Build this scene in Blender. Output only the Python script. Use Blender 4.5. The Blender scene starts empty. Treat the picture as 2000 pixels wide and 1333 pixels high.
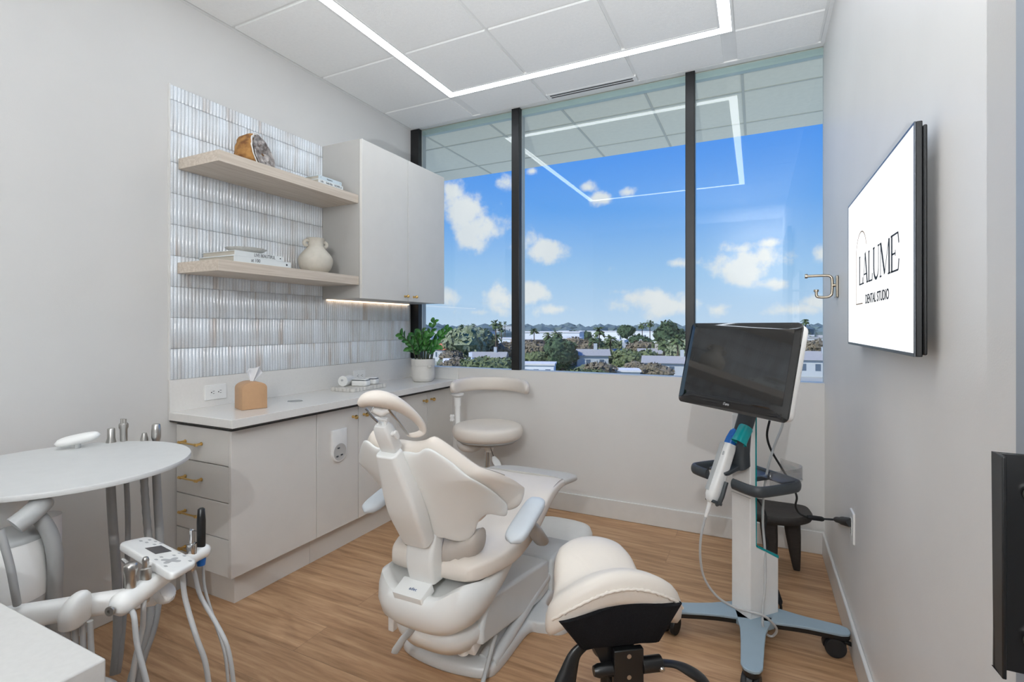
import bpy, bmesh, math, random
from mathutils import Vector, Matrix, noise
random.seed(7)
SC = bpy.context.scene
COL = SC.collection
PI = math.pi
ORG = {}
V = Vector

# ---------------------------------------------------------------- materials
def lin(c):
    return tuple(((x/255)/12.92 if x/255 <= .04045 else ((x/255+.055)/1.055)**2.4) for x in c)

def mat(name, col, rough=.5, metal=0., var=0., vscale=20., bump=0., bscale=200., spec=.5, coat=0., stretch=(1,1,1), col2=None, alpha=None, emit=0.):
    m = bpy.data.materials.new(name); m.use_nodes = True
    nt = m.node_tree; b = nt.nodes['Principled BSDF']
    L = nt.links.new
    b.inputs['Roughness'].default_value = rough
    b.inputs['Metallic'].default_value = metal
    b.inputs['Specular IOR Level'].default_value = spec
    b.inputs['Coat Weight'].default_value = coat
    c = lin(col)
    tc = nt.nodes.new('ShaderNodeTexCoord'); mp = nt.nodes.new('ShaderNodeMapping')
    mp.inputs['Scale'].default_value = stretch
    L(tc.outputs['Object'], mp.inputs['Vector'])
    n = nt.nodes.new('ShaderNodeTexNoise'); n.inputs['Scale'].default_value = vscale; n.inputs['Detail'].default_value = 4
    L(mp.outputs[0], n.inputs['Vector'])
    mx = nt.nodes.new('ShaderNodeMix'); mx.data_type = 'RGBA'
    c2 = lin(col2) if col2 else tuple(x*(1-max(var, .03)) for x in c)
    mx.inputs['A'].default_value = (*c, 1); mx.inputs['B'].default_value = (*c2, 1)
    rp = nt.nodes.new('ShaderNodeValToRGB')
    rp.color_ramp.elements[0].position = .35; rp.color_ramp.elements[1].position = .68
    L(n.outputs['Fac'], rp.inputs['Fac']); L(rp.outputs['Color'], mx.inputs['Factor'])
    L(mx.outputs['Result'], b.inputs['Base Color'])
    if bump:
        n2 = nt.nodes.new('ShaderNodeTexNoise'); n2.inputs['Scale'].default_value = bscale; n2.inputs['Detail'].default_value = 3
        L(mp.outputs[0], n2.inputs['Vector'])
        bp = nt.nodes.new('ShaderNodeBump'); bp.inputs['Strength'].default_value = bump; bp.inputs['Distance'].default_value = .01
        L(n2.outputs['Fac'], bp.inputs['Height']); L(bp.outputs['Normal'], b.inputs['Normal'])
    if emit:
        b.inputs['Emission Color'].default_value = (*c, 1); b.inputs['Emission Strength'].default_value = emit
    return m

M = {}
M['wall'] = mat('wall_paint_shaded', (210,209,207), .55, var=.015, vscale=3, bump=.05, bscale=350, spec=.3)  # same paint as the window wall, darkened to hold back the lamp light
M['wall_satin_lit'] = mat('wall_paint_satin_lit', (236,234,231), .42, var=.015, vscale=3, bump=.04, bscale=300, spec=.3)  # same paint lightened, standing in for more light on the right wall
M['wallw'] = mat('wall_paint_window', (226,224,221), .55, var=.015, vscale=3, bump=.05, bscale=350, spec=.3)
M['trim'] = mat('trim_paint', (224,223,220), .35, var=.01)
M['ceil'] = mat('ceiling_tile', (238,238,236), .8, var=.02, vscale=60, bump=.25, bscale=420, spec=.2)
M['grid'] = mat('ceiling_grid', (226,226,224), .5)
M['black'] = mat('black_aluminium', (16,16,17), .42, var=.1)
M['cab'] = mat('cabinet_laminate', (222,219,214), .38, var=.02, vscale=8, spec=.4)
M['cab_shaded'] = mat('cabinet_side_shaded', (184,182,178), .45, var=.02, vscale=8, spec=.4)  # darkened in colour: shade on the side facing away from the window
M['carcass_shade'] = mat('cabinet_carcass_shade', (104,101,97), .6)  # dark colour paints shade into the gaps between doors and drawers
M['gap'] = mat('shadow_gap', (60,58,55), .7)
M['quartz'] = mat('white_quartz', (228,226,222), .12, var=.02, vscale=90, spec=.5)
M['brass'] = mat('brass', (226,190,122), .28, metal=1., var=.05)
M['steel'] = mat('brushed_steel', (190,188,184), .28, metal=1., var=.05, vscale=60)
M['chrome'] = mat('chrome', (205,205,205), .12, metal=1.)
M['nickel'] = mat('nickel', (190,180,164), .3, metal=1.)
M['white'] = mat('white_plastic', (238,238,236), .35, var=.015)
M['shellw'] = mat('chair_white_plastic', (236,237,235), .36, var=.015, vscale=5)
M['coverw'] = mat('cover_cool_white_plastic', (222,228,230), .3, var=.015, vscale=5)
M['castw'] = mat('base_cast_enamel', (214,216,216), .3, var=.03, vscale=300, bump=.06, bscale=500)
M['vinyl'] = mat('chair_vinyl', (230,221,211), .42, var=.03, vscale=9, bump=.05, bscale=600, spec=.4)
M['vinylc'] = mat('saddle_vinyl', (228,220,210), .42, var=.03, vscale=9, bump=.06, bscale=500, spec=.4)
M['armpad'] = mat('armrest_pad', (206,213,219), .45, var=.03)
M['greyp'] = mat('light_grey_plastic', (178,180,180), .4, var=.03)
M['hose'] = mat('grey_hose', (158,159,158), .45, var=.05)
M['hosel'] = mat('light_hose', (186,187,187), .42, var=.04)
M['dark'] = mat('dark_grey_plastic', (58,63,67), .42, var=.08)
M['blackp'] = mat('black_plastic', (20,21,22), .35, var=.1)
M['rubber'] = mat('black_rubber', (26,27,29), .6, var=.1)
M['blackfab'] = mat('black_fabric', (24,25,29), .9, var=.4, vscale=260, bump=.4, bscale=500, spec=.2)
M['teal'] = mat('teal_plastic', (0,152,156), .25)
M['blue'] = mat('blue_sleeve', (18,104,190), .3, var=.25, vscale=60)
M['bluegrey'] = mat('blue_grey_powder_coat', (150,170,183), .4, var=.03)
M['ceramic'] = mat('vase_ceramic', (206,200,188), .75, var=.06, vscale=40, bump=.2, bscale=220)
M['potw'] = mat('pot_ceramic', (214,211,205), .7, var=.04, vscale=30, bump=.15, bscale=160)
M['soil'] = mat('soil', (50,38,28), .95, var=.4, vscale=150, bump=.5)
M['leaf'] = mat('leaf', (70,134,56), .35, var=.3, vscale=25, col2=(36,92,50))
M['stem'] = mat('stem', (62,72,48), .6, var=.3)
M['bronze'] = mat('tissue_cover_bronze', (188,150,114), .5, var=.04, vscale=60, spec=.4)
M['paper'] = mat('tissue_paper', (236,236,238), .9, var=.02)
M['bookc'] = mat('book_cover', (222,226,226), .45, var=.015)
M['bookb'] = mat('book_cover_blue', (204,217,224), .45, var=.015)
M['pages'] = mat('book_pages', (196,190,178), .85, var=.12, vscale=300, stretch=(.02,.02,6))
M['ink'] = mat('ink', (50,54,62), .6)
M['inkblack'] = mat('logo_black', (12,12,12), .6)
M['gold'] = mat('logo_gold', (150,120,80), .6)
M['marble'] = mat('marble_tray', (206,203,197), .4, var=.12, vscale=70)
M['geode'] = mat('geode_rind', (176,130,74), .85, var=.45, vscale=26, col2=(112,72,36), bump=.6, bscale=60)
M['crystal'] = mat('geode_crystal', (196,188,184), .3, var=.5, vscale=26, col2=(92,80,76), bump=.5, bscale=90)
M['quartzrim'] = mat('geode_quartz_rim', (232,228,222), .4, var=.1, vscale=60)
M['darkwood'] = mat('dark_wood', (50,45,42), .6, var=.35, vscale=18, stretch=(1,8,8), bump=.2, bscale=60)
M['led'] = mat('led_diffuser', (234,244,255), .5, emit=10.5)
M['pcb'] = mat('screen_off', (24,26,40), .15)
M['glyph'] = mat('glyph_grey', (176,177,178), .5)
M['wmark'] = mat('white_marking', (225,225,225), .5)
M['bluemark'] = mat('blue_marking', (60,90,140), .5)

def node_mat(name):
    m = bpy.data.materials.new(name); m.use_nodes = True
    nt = m.node_tree
    return m, nt, nt.nodes['Principled BSDF'], nt.links.new

# wood plank floor, boards run along X
m, nt, b, L = node_mat('vinyl_wood_floor'); M['floor'] = m
tc = nt.nodes.new('ShaderNodeTexCoord')
br = nt.nodes.new('ShaderNodeTexBrick'); br.inputs['Scale'].default_value = 1
br.inputs['Brick Width'].default_value = 1.22; br.inputs['Row Height'].default_value = .178
br.inputs['Mortar Size'].default_value = .0012; br.inputs['Mortar Smooth'].default_value = .1
br.offset = .37; br.inputs['Bias'].default_value = 0
br.inputs['Color1'].default_value = (.0, .0, .0, 1); br.inputs['Color2'].default_value = (1, 1, 1, 1); br.inputs['Mortar'].default_value = (.5, .5, .5, 1)
L(tc.outputs['Object'], br.inputs['Vector'])
mp = nt.nodes.new('ShaderNodeMapping'); mp.inputs['Scale'].default_value = (1.3, 16, 1)
L(tc.outputs['Object'], mp.inputs['Vector'])
ad = nt.nodes.new('ShaderNodeVectorMath'); ad.operation = 'ADD'
sc_ = nt.nodes.new('ShaderNodeVectorMath'); sc_.operation = 'SCALE'; sc_.inputs['Scale'].default_value = 7
L(br.outputs['Color'], sc_.inputs[0]); L(mp.outputs[0], ad.inputs[0]); L(sc_.outputs[0], ad.inputs[1])
n1 = nt.nodes.new('ShaderNodeTexNoise'); n1.inputs['Scale'].default_value = 2.2; n1.inputs['Detail'].default_value = 7; n1.inputs['Roughness'].default_value = .62; n1.inputs['Distortion'].default_value = .35
L(ad.outputs[0], n1.inputs['Vector'])
rp = nt.nodes.new('ShaderNodeValToRGB'); e = rp.color_ramp.elements
e[0].position = .28; e[0].color = (*lin((148,112,80)), 1); e[1].position = .74; e[1].color = (*lin((212,174,136)), 1)
x = e.new(.5); x.color = (*lin((186,147,111)), 1)
L(n1.outputs['Fac'], rp.inputs['Fac'])
hs = nt.nodes.new('ShaderNodeMix'); hs.data_type = 'RGBA'; hs.blend_type = 'MULTIPLY'; hs.inputs['Factor'].default_value = .28
L(rp.outputs['Color'], hs.inputs['A']); 
r2 = nt.nodes.new('ShaderNodeMapRange'); r2.inputs['To Min'].default_value = .72; r2.inputs['To Max'].default_value = 1.1
L(br.outputs['Color'], r2.inputs['Value']); L(r2.outputs[0], hs.inputs['B'])
mo = nt.nodes.new('ShaderNodeMix'); mo.data_type = 'RGBA'; mo.inputs['B'].default_value = (*lin((88,66,50)), 1)
fm = nt.nodes.new('ShaderNodeMath'); fm.operation = 'MULTIPLY'; fm.inputs[1].default_value = .45
L(br.outputs['Fac'], fm.inputs[0]); L(fm.outputs[0], mo.inputs['Factor']); L(hs.outputs['Result'], mo.inputs['A'])
L(mo.outputs['Result'], b.inputs['Base Color'])
b.inputs['Roughness'].default_value = .42; b.inputs['Specular IOR Level'].default_value = .35
bp = nt.nodes.new('ShaderNodeBump'); bp.inputs['Strength'].default_value = .08; bp.inputs['Distance'].default_value = .004
L(n1.outputs['Fac'], bp.inputs['Height']); L(bp.outputs['Normal'], b.inputs['Normal'])

# pale oak for the shelves, grain along Y
m, nt, b, L = node_mat('pale_oak'); M['oak'] = m
tc = nt.nodes.new('ShaderNodeTexCoord'); mp = nt.nodes.new('ShaderNodeMapping'); mp.inputs['Scale'].default_value = (26, 1.2, 40)
L(tc.outputs['Object'], mp.inputs['Vector'])
n1 = nt.nodes.new('ShaderNodeTexNoise'); n1.inputs['Scale'].default_value = 3; n1.inputs['Detail'].default_value = 6; n1.inputs['Distortion'].default_value = .4
L(mp.outputs[0], n1.inputs['Vector'])
rp = nt.nodes.new('ShaderNodeValToRGB'); e = rp.color_ramp.elements
e[0].position = .3; e[0].color = (*lin((190,176,160)), 1); e[1].position = .7; e[1].color = (*lin((214,203,190)), 1)
L(n1.outputs['Fac'], rp.inputs['Fac']); L(rp.outputs['Color'], b.inputs['Base Color']); b.inputs['Roughness'].default_value = .5

# glazed fluted wall tile: grey white with warm patches and fine specks
m, nt, b, L = node_mat('glazed_flute_tile'); M['tile'] = m
tc = nt.nodes.new('ShaderNodeTexCoord')
br = nt.nodes.new('ShaderNodeTexBrick'); br.offset = 0.5; br.inputs['Scale'].default_value = 1
br.inputs['Brick Width'].default_value = .054; br.inputs['Row Height'].default_value = .152; br.inputs['Mortar Size'].default_value = 0
br.inputs['Color1'].default_value = (0, 0, 0, 1); br.inputs['Color2'].default_value = (1, 1, 1, 1)
sx = nt.nodes.new('ShaderNodeSeparateXYZ'); cx = nt.nodes.new('ShaderNodeCombineXYZ')
L(tc.outputs['Object'], sx.inputs[0]); L(sx.outputs['Y'], cx.inputs['X']); zo = nt.nodes.new('ShaderNodeMath'); zo.operation = 'SUBTRACT'; zo.inputs[1].default_value = 1.041-1.52; L(sx.outputs['Z'], zo.inputs[0]); L(zo.outputs[0], cx.inputs['Y'])
L(cx.outputs[0], br.inputs['Vector'])
mp = nt.nodes.new('ShaderNodeMapping'); mp.inputs['Scale'].default_value = (9, 1.3, 1); L(cx.outputs[0], mp.inputs['Vector'])
ad = nt.nodes.new('ShaderNodeVectorMath'); ad.operation = 'ADD'; L(mp.outputs[0], ad.inputs[0]); L(br.outputs['Color'], ad.inputs[1])
n1 = nt.nodes.new('ShaderNodeTexNoise'); n1.inputs['Scale'].default_value = 1.6; n1.inputs['Detail'].default_value = 5
L(ad.outputs[0], n1.inputs['Vector'])
rp = nt.nodes.new('ShaderNodeValToRGB'); e = rp.color_ramp.elements
e[0].position = .38; e[0].color = (*lin((228,234,240)), 1); e[1].position = .82; e[1].color = (*lin((186,170,159)), 1)
x = e.new(.58); x.color = (*lin((214,217,220)), 1)
L(n1.outputs['Fac'], rp.inputs['Fac'])
n3 = nt.nodes.new('ShaderNodeTexNoise'); n3.inputs['Scale'].default_value = 260; n3.inputs['Detail'].default_value = 2; L(tc.outputs['Object'], n3.inputs['Vector'])
r3 = nt.nodes.new('ShaderNodeMapRange'); r3.inputs['From Min'].default_value = .35; r3.inputs['From Max'].default_value = .7; r3.inputs['To Min'].default_value = 1.; r3.inputs['To Max'].default_value = .86
L(n3.outputs['Fac'], r3.inputs['Value'])
mu = nt.nodes.new('ShaderNodeMix'); mu.data_type = 'RGBA'; mu.blend_type = 'MULTIPLY'; mu.inputs['Factor'].default_value = 1
L(rp.outputs['Color'], mu.inputs['A']); L(r3.outputs[0], mu.inputs['B']); L(mu.outputs['Result'], b.inputs['Base Color'])
b.inputs['Roughness'].default_value = .13; b.inputs['Specular IOR Level'].default_value = .8
n2 = nt.nodes.new('ShaderNodeTexNoise'); n2.inputs['Scale'].default_value = 90; n2.inputs['Detail'].default_value = 3; L(tc.outputs['Object'], n2.inputs['Vector'])
bp = nt.nodes.new('ShaderNodeBump'); bp.inputs['Strength'].default_value = .25; bp.inputs['Distance'].default_value = .003
L(n2.outputs['Fac'], bp.inputs['Height']); L(bp.outputs['Normal'], b.inputs['Normal'])

# window glass: lightly tinted, mirror-like first-surface reflection
m, nt, b, L = node_mat('window_glass'); M['glass'] = m
nt.nodes.remove(b); out = nt.nodes['Material Output']
tr = nt.nodes.new('ShaderNodeBsdfTransparent'); tr.inputs['Color'].default_value = (.93, .96, .96, 1)
gl = nt.nodes.new('ShaderNodeBsdfGlossy'); gl.inputs['Roughness'].default_value = .0; gl.inputs['Color'].default_value = (1, .93, .84, 1)
ms = nt.nodes.new('ShaderNodeMixShader'); fr = nt.nodes.new('ShaderNodeFresnel'); fr.inputs['IOR'].default_value = 1.5
mm = nt.nodes.new('ShaderNodeMath'); mm.operation = 'MULTIPLY_ADD'; mm.inputs[1].default_value = .4; mm.inputs[2].default_value = .008
L(fr.outputs[0], mm.inputs[0]); L(mm.outputs[0], ms.inputs['Fac']); L(tr.outputs[0], ms.inputs[1]); L(gl.outputs[0], ms.inputs[2]); L(ms.outputs[0], out.inputs['Surface'])

m, nt, b, L = node_mat('clear_acrylic'); M['acrylic'] = m
nt.nodes.remove(b); out = nt.nodes['Material Output']
tr = nt.nodes.new('ShaderNodeBsdfTransparent'); tr.inputs['Color'].default_value = (.86, .86, .86, 1)
gl = nt.nodes.new('ShaderNodeBsdfGlossy'); gl.inputs['Roughness'].default_value = .1
ms = nt.nodes.new('ShaderNodeMixShader'); ms.inputs['Fac'].default_value = .12
L(tr.outputs[0], ms.inputs[1]); L(gl.outputs[0], ms.inputs[2]); L(ms.outputs[0], out.inputs['Surface'])

M['screen'] = mat('monitor_glass', (8,9,11), .06, spec=.9)
M['panel'] = mat('monitor_panel', (40,41,42), .04, spec=1.)
m, nt, b, L = node_mat('tv_screen_lit'); M['tvlit'] = m
b.inputs['Base Color'].default_value = (.02, .02, .02, 1); b.inputs['Emission Color'].default_value = (1, 1, 1, 1); b.inputs['Emission Strength'].default_value = 1.1
b.inputs['Roughness'].default_value = .4

# ---------------------------------------------------------------- mesh helpers
class MB:
    def __init__(s): s.v = []; s.f = []; s.mi = []; s.T = None; s.k = 0
    def add(s, vs, fs):
        o = len(s.v)
        s.v += [(s.T @ V(p)) if s.T else V(p) for p in vs]
        s.f += [tuple(i+o for i in f) for f in fs]; s.mi += [s.k]*len(fs); return s
    def box(s, x0, x1, y0, y1, z0, z1):
        return s.add([(x0,y0,z0),(x1,y0,z0),(x1,y1,z0),(x0,y1,z0),(x0,y0,z1),(x1,y0,z1),(x1,y1,z1),(x0,y1,z1)],
                     [(0,3,2,1),(4,5,6,7),(0,1,5,4),(1,2,6,5),(2,3,7,6),(3,0,4,7)])
    def loft(s, rings, closed=True, cap0=True, cap1=True, loop=False):
        n = len(rings[0]); vs = [p for r in rings for p in r]; fs = []
        nr = len(rings)
        for i in range(nr if loop else nr-1):
            a, b = i*n, ((i+1) % nr)*n
            for j in range(n if closed else n-1):
                k = (j+1) % n
                fs.append((a+j, a+k, b+k, b+j))
        if not loop:
            if cap0 and closed: fs.append(tuple(range(n))[::-1])
            if cap1 and closed: fs.append(tuple((nr-1)*n+j for j in range(n)))
        return s.add(vs, fs)
    def lathe(s, prof, c=(0,0,0), n=32, axis='Z', cap=True):
        rings = []
        for r, h in prof:
            ring = []
            for j in range(n):
                a = 2*PI*j/n
                p = (r*math.cos(a), r*math.sin(a), h)
                if axis == 'X': p = (p[2], p[0], p[1])
                elif axis == 'Y': p = (p[1], p[2], p[0])
                ring.append((c[0]+p[0], c[1]+p[1], c[2]+p[2]))
            rings.append(ring)
        return s.loft(rings, cap0=cap, cap1=cap)
    def tube(s, path, r, n=10, closed=False, sx=1., sy=1., up=None):
        P = [V(p) for p in path]; N = len(P); R = r if isinstance(r, (list, tuple)) else [r]*N
        rings = []; u = None
        for i in range(N):
            if closed: t = P[(i+1) % N]-P[i-1]
            else: t = P[min(i+1, N-1)]-P[max(i-1, 0)]
            t.normalize()
            if u is None:
                u = V(up) if up else (V((0,0,1)) if abs(t.z) < .9 else V((1,0,0)))
            elif up: u = V(up)
            u = (u - t*u.dot(t)); u.normalize(); w = t.cross(u)
            rings.append([P[i] + (u*math.cos(2*PI*j/n)*sx + w*math.sin(2*PI*j/n)*sy)*R[i] for j in range(n)])
        return s.loft(rings, loop=closed)
    def prism(s, out, z0, z1, f=None):
        f = f or (lambda x, y, z: (x, y, z))
        return s.loft([[f(x, y, z0) for x, y in out], [f(x, y, z1) for x, y in out]])
    def pad(s, out, prof, f, c=None):
        """closed outline swept through (inset, height) profile; f maps (x, y, h) to space"""
        c = c or (sum(p[0] for p in out)/len(out), sum(p[1] for p in out)/len(out))
        rings = []
        for ins, h in prof:
            ring = []
            for x, y in out:
                d = math.hypot(x-c[0], y-c[1]) or 1e-6
                k = max(0.0, 1-ins/d) if ins < 900 else .02
                ring.append(f(c[0]+(x-c[0])*k, c[1]+(y-c[1])*k, h))
            rings.append(ring)
        return s.loft(rings)
    def build(s, name, m, parent=None, bevel=0., seg=2, sub=0, smooth=True, sharp=38, mods=None, solid=0.):
        me = bpy.data.meshes.new(name)
        o = bpy.data.objects.new(name, me)
        org = V((0,0,0))
        if parent is not None: org = ORG[parent.name]
        me.from_pydata([tuple(p-org) for p in s.v], [], s.f)
        bm = bmesh.new(); bm.from_mesh(me)
        bmesh.ops.remove_doubles(bm, verts=bm.verts, dist=1e-6)
        bmesh.ops.recalc_face_normals(bm, faces=bm.faces)
        if len(bm.faces) != len(s.f): s.mi = [0]*len(bm.faces)
        bm.to_mesh(me); bm.free()
        for x in (m if isinstance(m, (list, tuple)) else [m]): me.materials.append(x)
        if max(s.mi, default=0) > 0:
            for p, k in zip(me.polygons, s.mi): p.material_index = k
        if smooth:
            for p in me.polygons: p.use_smooth = True
            me.set_sharp_from_angle(angle=math.radians(sharp))
        COL.objects.link(o)
        ORG[o.name] = org.copy()
        if parent is not None: o.parent = parent
        if bevel:
            b = o.modifiers.new('bevel', 'BEVEL'); b.width = bevel; b.segments = seg; b.limit_method = 'ANGLE'; b.angle_limit = math.radians(40)
            b.harden_normals = False
        if sub:
            b = o.modifiers.new('sub', 'SUBSURF'); b.levels = sub; b.render_levels = sub
        if solid:
            b = o.modifiers.new('solid', 'SOLIDIFY'); b.thickness = solid; b.offset = 0
        return o

def thing(name, label, cat, loc, group=None):
    o = bpy.data.objects.new(name, None); COL.objects.link(o); o.location = loc
    o.empty_display_size = .05
    o['label'] = label; o['category'] = cat
    if group: o['group'] = group
    ORG[o.name] = V(loc); return o
def tag(o, label, cat, group=None, kind=None):
    o['label'] = label; o['category'] = cat
    if group: o['group'] = group
    if kind: o['kind'] = kind
    return o
def struct(o, label=None):
    o['kind'] = 'structure'
    if label: o['label'] = label
    return o
def rebase(o, loc):
    """put a single-mesh thing's origin at its base"""
    d = V(loc); 
    for v in o.data.vertices: v.co -= d
    o.location = d; ORG[o.name] = d.copy(); return o
def dup(root, off, label=None):
    c = root.copy(); COL.objects.link(c); c.location = V(root.location)+V(off); ORG[c.name] = V(c.location)
    if label: c['label'] = label
    for ch in list(root.children):
        d = ch.copy(); COL.objects.link(d); d.parent = c
        for g in ch.children:
            e = g.copy(); COL.objects.link(e); e.parent = d
    return c
def cr(pts, n=8, closed=False):
    """Catmull-Rom through points of any dimension"""
    P = [tuple(p) for p in pts]; N = len(P); out = []
    for i in range(N if closed else N-1):
        if closed: a, b, c, d = P[i-1], P[i], P[(i+1) % N], P[(i+2) % N]
        else: a, b, c, d = P[max(i-1,0)], P[i], P[i+1], P[min(i+2, N-1)]
        for k in range(n):
            t = k/n
            out.append(tuple(.5*((2*q)+(-p+r)*t+(2*p-5*q+4*r-w)*t*t+(-p+3*q-3*r+w)*t**3) for p, q, r, w in zip(a, b, c, d)))
    if not closed: out.append(P[-1])
    return out
def rrect(x0, x1, y0, y1, r, n=6):
    o = []
    for cx, cy, a0 in ((x1-r, y1-r, 0), (x0+r, y1-r, 90), (x0+r, y0+r, 180), (x1-r, y0+r, 270)):
        for k in range(n+1):
            a = math.radians(a0+90*k/n); o.append((cx+r*math.cos(a), cy+r*math.sin(a)))
    return o
def basis(o, x, y, z=None):
    x = V(x).normalized(); y = V(y); y = (y-x*y.dot(x)).normalized(); z = x.cross(y)
    m = Matrix((( x.x, y.x, z.x, o[0]), (x.y, y.y, z.y, o[1]), (x.z, y.z, z.z, o[2]), (0,0,0,1)))
    return m
def text(s, name, m, o, right, up, size, parent, depth=.0006, align='CENTER', sx=1., bold=0.):
    """lettering lying on a surface: origin, reading direction, up direction"""
    cu = bpy.data.curves.new(name, 'FONT'); cu.body = s; cu.size = size; cu.align_x = align; cu.align_y = 'CENTER'; cu.extrude = depth; cu.offset = bold
    cu.resolution_u = 3
    ob = bpy.data.objects.new(name, cu); COL.objects.link(ob)
    bpy.context.view_layer.update()
    me = bpy.data.meshes.new_from_object(ob.evaluated_get(bpy.context.evaluated_depsgraph_get()))
    bpy.data.objects.remove(ob); bpy.data.curves.remove(cu)
    T = basis(o, right, up) @ Matrix.Diagonal((sx,1,1,1))
    mb = MB(); mb.T = T
    mb.add([v.co for v in me.vertices], [tuple(p.vertices) for p in me.polygons])
    bpy.data.meshes.remove(me)
    return mb.build(name, m, parent, smooth=False)

# ---------------------------------------------------------------- room shell
XL, XR, YW, CH = -2.57, .348, 3.352, 2.926
YB = -1.7
struct(MB().box(XL-.12, XR+.12, YB-.12, YW+.1, -.12, 0).build('floor', M['floor'], smooth=False), 'brown wood plank floor')
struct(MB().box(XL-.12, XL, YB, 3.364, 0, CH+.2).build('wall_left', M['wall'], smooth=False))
struct(MB().box(XR, XR+.12, YB, YW+.09, 0, CH+.2).build('wall_right', M['wall_satin_lit'], smooth=False))
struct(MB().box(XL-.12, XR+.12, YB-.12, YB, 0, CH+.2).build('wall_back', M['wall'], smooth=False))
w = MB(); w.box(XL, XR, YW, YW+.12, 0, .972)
struct(w.build('wall_window', M['wallw'], smooth=False))
# baseboards
bb = MB(); bb.box(XL, XR, YW-.014, YW, 0, .128); struct(bb.build('baseboard_window', M['trim'], bevel=.004))
bb = MB(); bb.box(XR-.014, XR, YB, YW-.014, 0, .128); struct(bb.build('baseboard_right', M['trim'], bevel=.004))
bb = MB(); bb.box(XL, XL+.014, YB, 1.49, 0, .128); struct(bb.build('baseboard_left', M['trim'], bevel=.004))
# window sill strip
struct(MB().box(XL, XR, YW-.001, YW+.1, .968, .976).build('trim_1', M['trim'], smooth=False))
# ceiling: grid plane and lay-in tiles, one mesh with two materials
c = MB(); c.box(XL-.12, XR+.12, YB-.12, YW+.05, CH, CH+.2)
c.k = 1
XS = [-2.548, -1.945, -1.325, -.70, -.115, .325]
YS = [YB+.02, -1.26, -.665, -.055, .555, 1.165, 1.772, 2.385, 2.99, 3.335]
for i in range(len(XS)-1):
    for j in range(len(YS)-1):
        a = .011
        x0, x1, y0, y1 = XS[i]+a, XS[i+1]-a, YS[j]+a, YS[j+1]-a
        if i == 1: x0 += .045
        if i == 3: x1 -= .055
        if j == 7 and 0 < i < 4: y1 -= .05
        t = .0105
        c.box(x0, x1, y0, y1, CH-t, CH-.0002)
struct(c.build('ceiling', [M['grid'], M['ceil']], smooth=False))
# perimeter angle
w = MB(); w.box(XL, XL+.02, YB, YW, CH-.008, CH); w.box(XR-.02, XR, YB, YW, CH-.008, CH)
w.box(XL+.02, XR-.02, YW-.016, YW, CH-.008, CH)
struct(w.build('trim_2', M['grid'], smooth=False))

# linear light set in the ceiling, a rectangle of diffusers
lt = thing('linear_ceiling_light', 'white rectangular line of light recessed in the tiled ceiling', 'ceiling light', (-1.03, 1.76, CH))
lx0, lx1, ly0, ly1, hw = -1.912, -.15, .56, 2.955, .028
w = MB()
zt = CH-.012
w.box(lx0-hw, lx0+hw, ly0-hw, ly1+hw, zt, zt+.012); w.box(lx1-hw, lx1+hw, ly0-hw, ly1+hw, zt, zt+.012)
w.box(lx0+hw, lx1-hw, ly1-hw, ly1+hw, zt, zt+.012); w.box(lx0+hw, lx1-hw, ly0-hw, ly0+hw, zt, zt+.012)
w.build('diffuser', M['led'], lt, smooth=False)
w = MB(); g = .012
for (a0, a1, b0, b1) in ((lx0-hw-g, lx0-hw, ly0-hw-g, ly1+hw+g), (lx1+hw, lx1+hw+g, ly0-hw-g, ly1+hw+g), (lx0+hw, lx0+hw+g, ly0+hw, ly1-hw), (lx1-hw-g, lx1-hw, ly0+hw, ly1-hw),
                         (lx0-hw, lx1+hw, ly1+hw, ly1+hw+g), (lx0-hw, lx1+hw, ly0-hw-g, ly0-hw), (lx0+hw+g, lx1-hw-g, ly1-hw-g, ly1-hw), (lx0+hw+g, lx1-hw-g, ly0+hw, ly0+hw+g)):
    w.box(a0, a1, b0, b1, zt-.001, zt+.012)
w.build('housing', M['grid'], lt, smooth=False)
# slot diffuser by the window
vt = thing('slot_air_vent', 'white two-slot air vent in the ceiling above the window', 'air vent', (-1.0, 3.29, CH))
w = MB(); w.box(-1.325, -.70, 3.252, 3.325, CH-.0125, CH); w.build('vent_frame', M['grid'], vt, smooth=False)
w = MB(); w.box(-1.30, -.725, 3.268, 3.281, CH-.0135, CH-.004); w.box(-1.30, -.725, 3.296, 3.309, CH-.0135, CH-.004); w.build('slot', M['gap'], vt, smooth=False)

# window: black mullions and three panes
YG = 3.405
MX = [(-2.57, -2.49), (-1.642, -1.578), (-.409, -.352)]
fr = MB()
for x0, x1 in MX: fr.box(x0, x1, YW+.002, YG-.004, .974, CH-.001)
fo = struct(fr.build('window_1', M['black'], bevel=.004, smooth=True), 'three tall panes between black mullions')
w = MB()
for x0, x1 in MX: w.box(x0+.004, x1-.004, YG+.0045, YG+.06, .974, CH-.001)
w.build('outer_frame', M['greyp'], fo, smooth=False)
for i, (x0, x1) in enumerate(((-2.49, -1.642), (-1.578, -.409), (-.352, XR))):
    p = MB(); p.box(x0, x1, YG, YG+.004, .976, CH-.001); p.build('pane', M['glass'], fo, smooth=False)
fr = MB(); fr.box(XL, XR, YG+.01, YG+.05, CH-.042, CH-.001); fr.build('head_rail', mat('head_rail_grey', (176,192,190), .4), fo, smooth=False)
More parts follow.
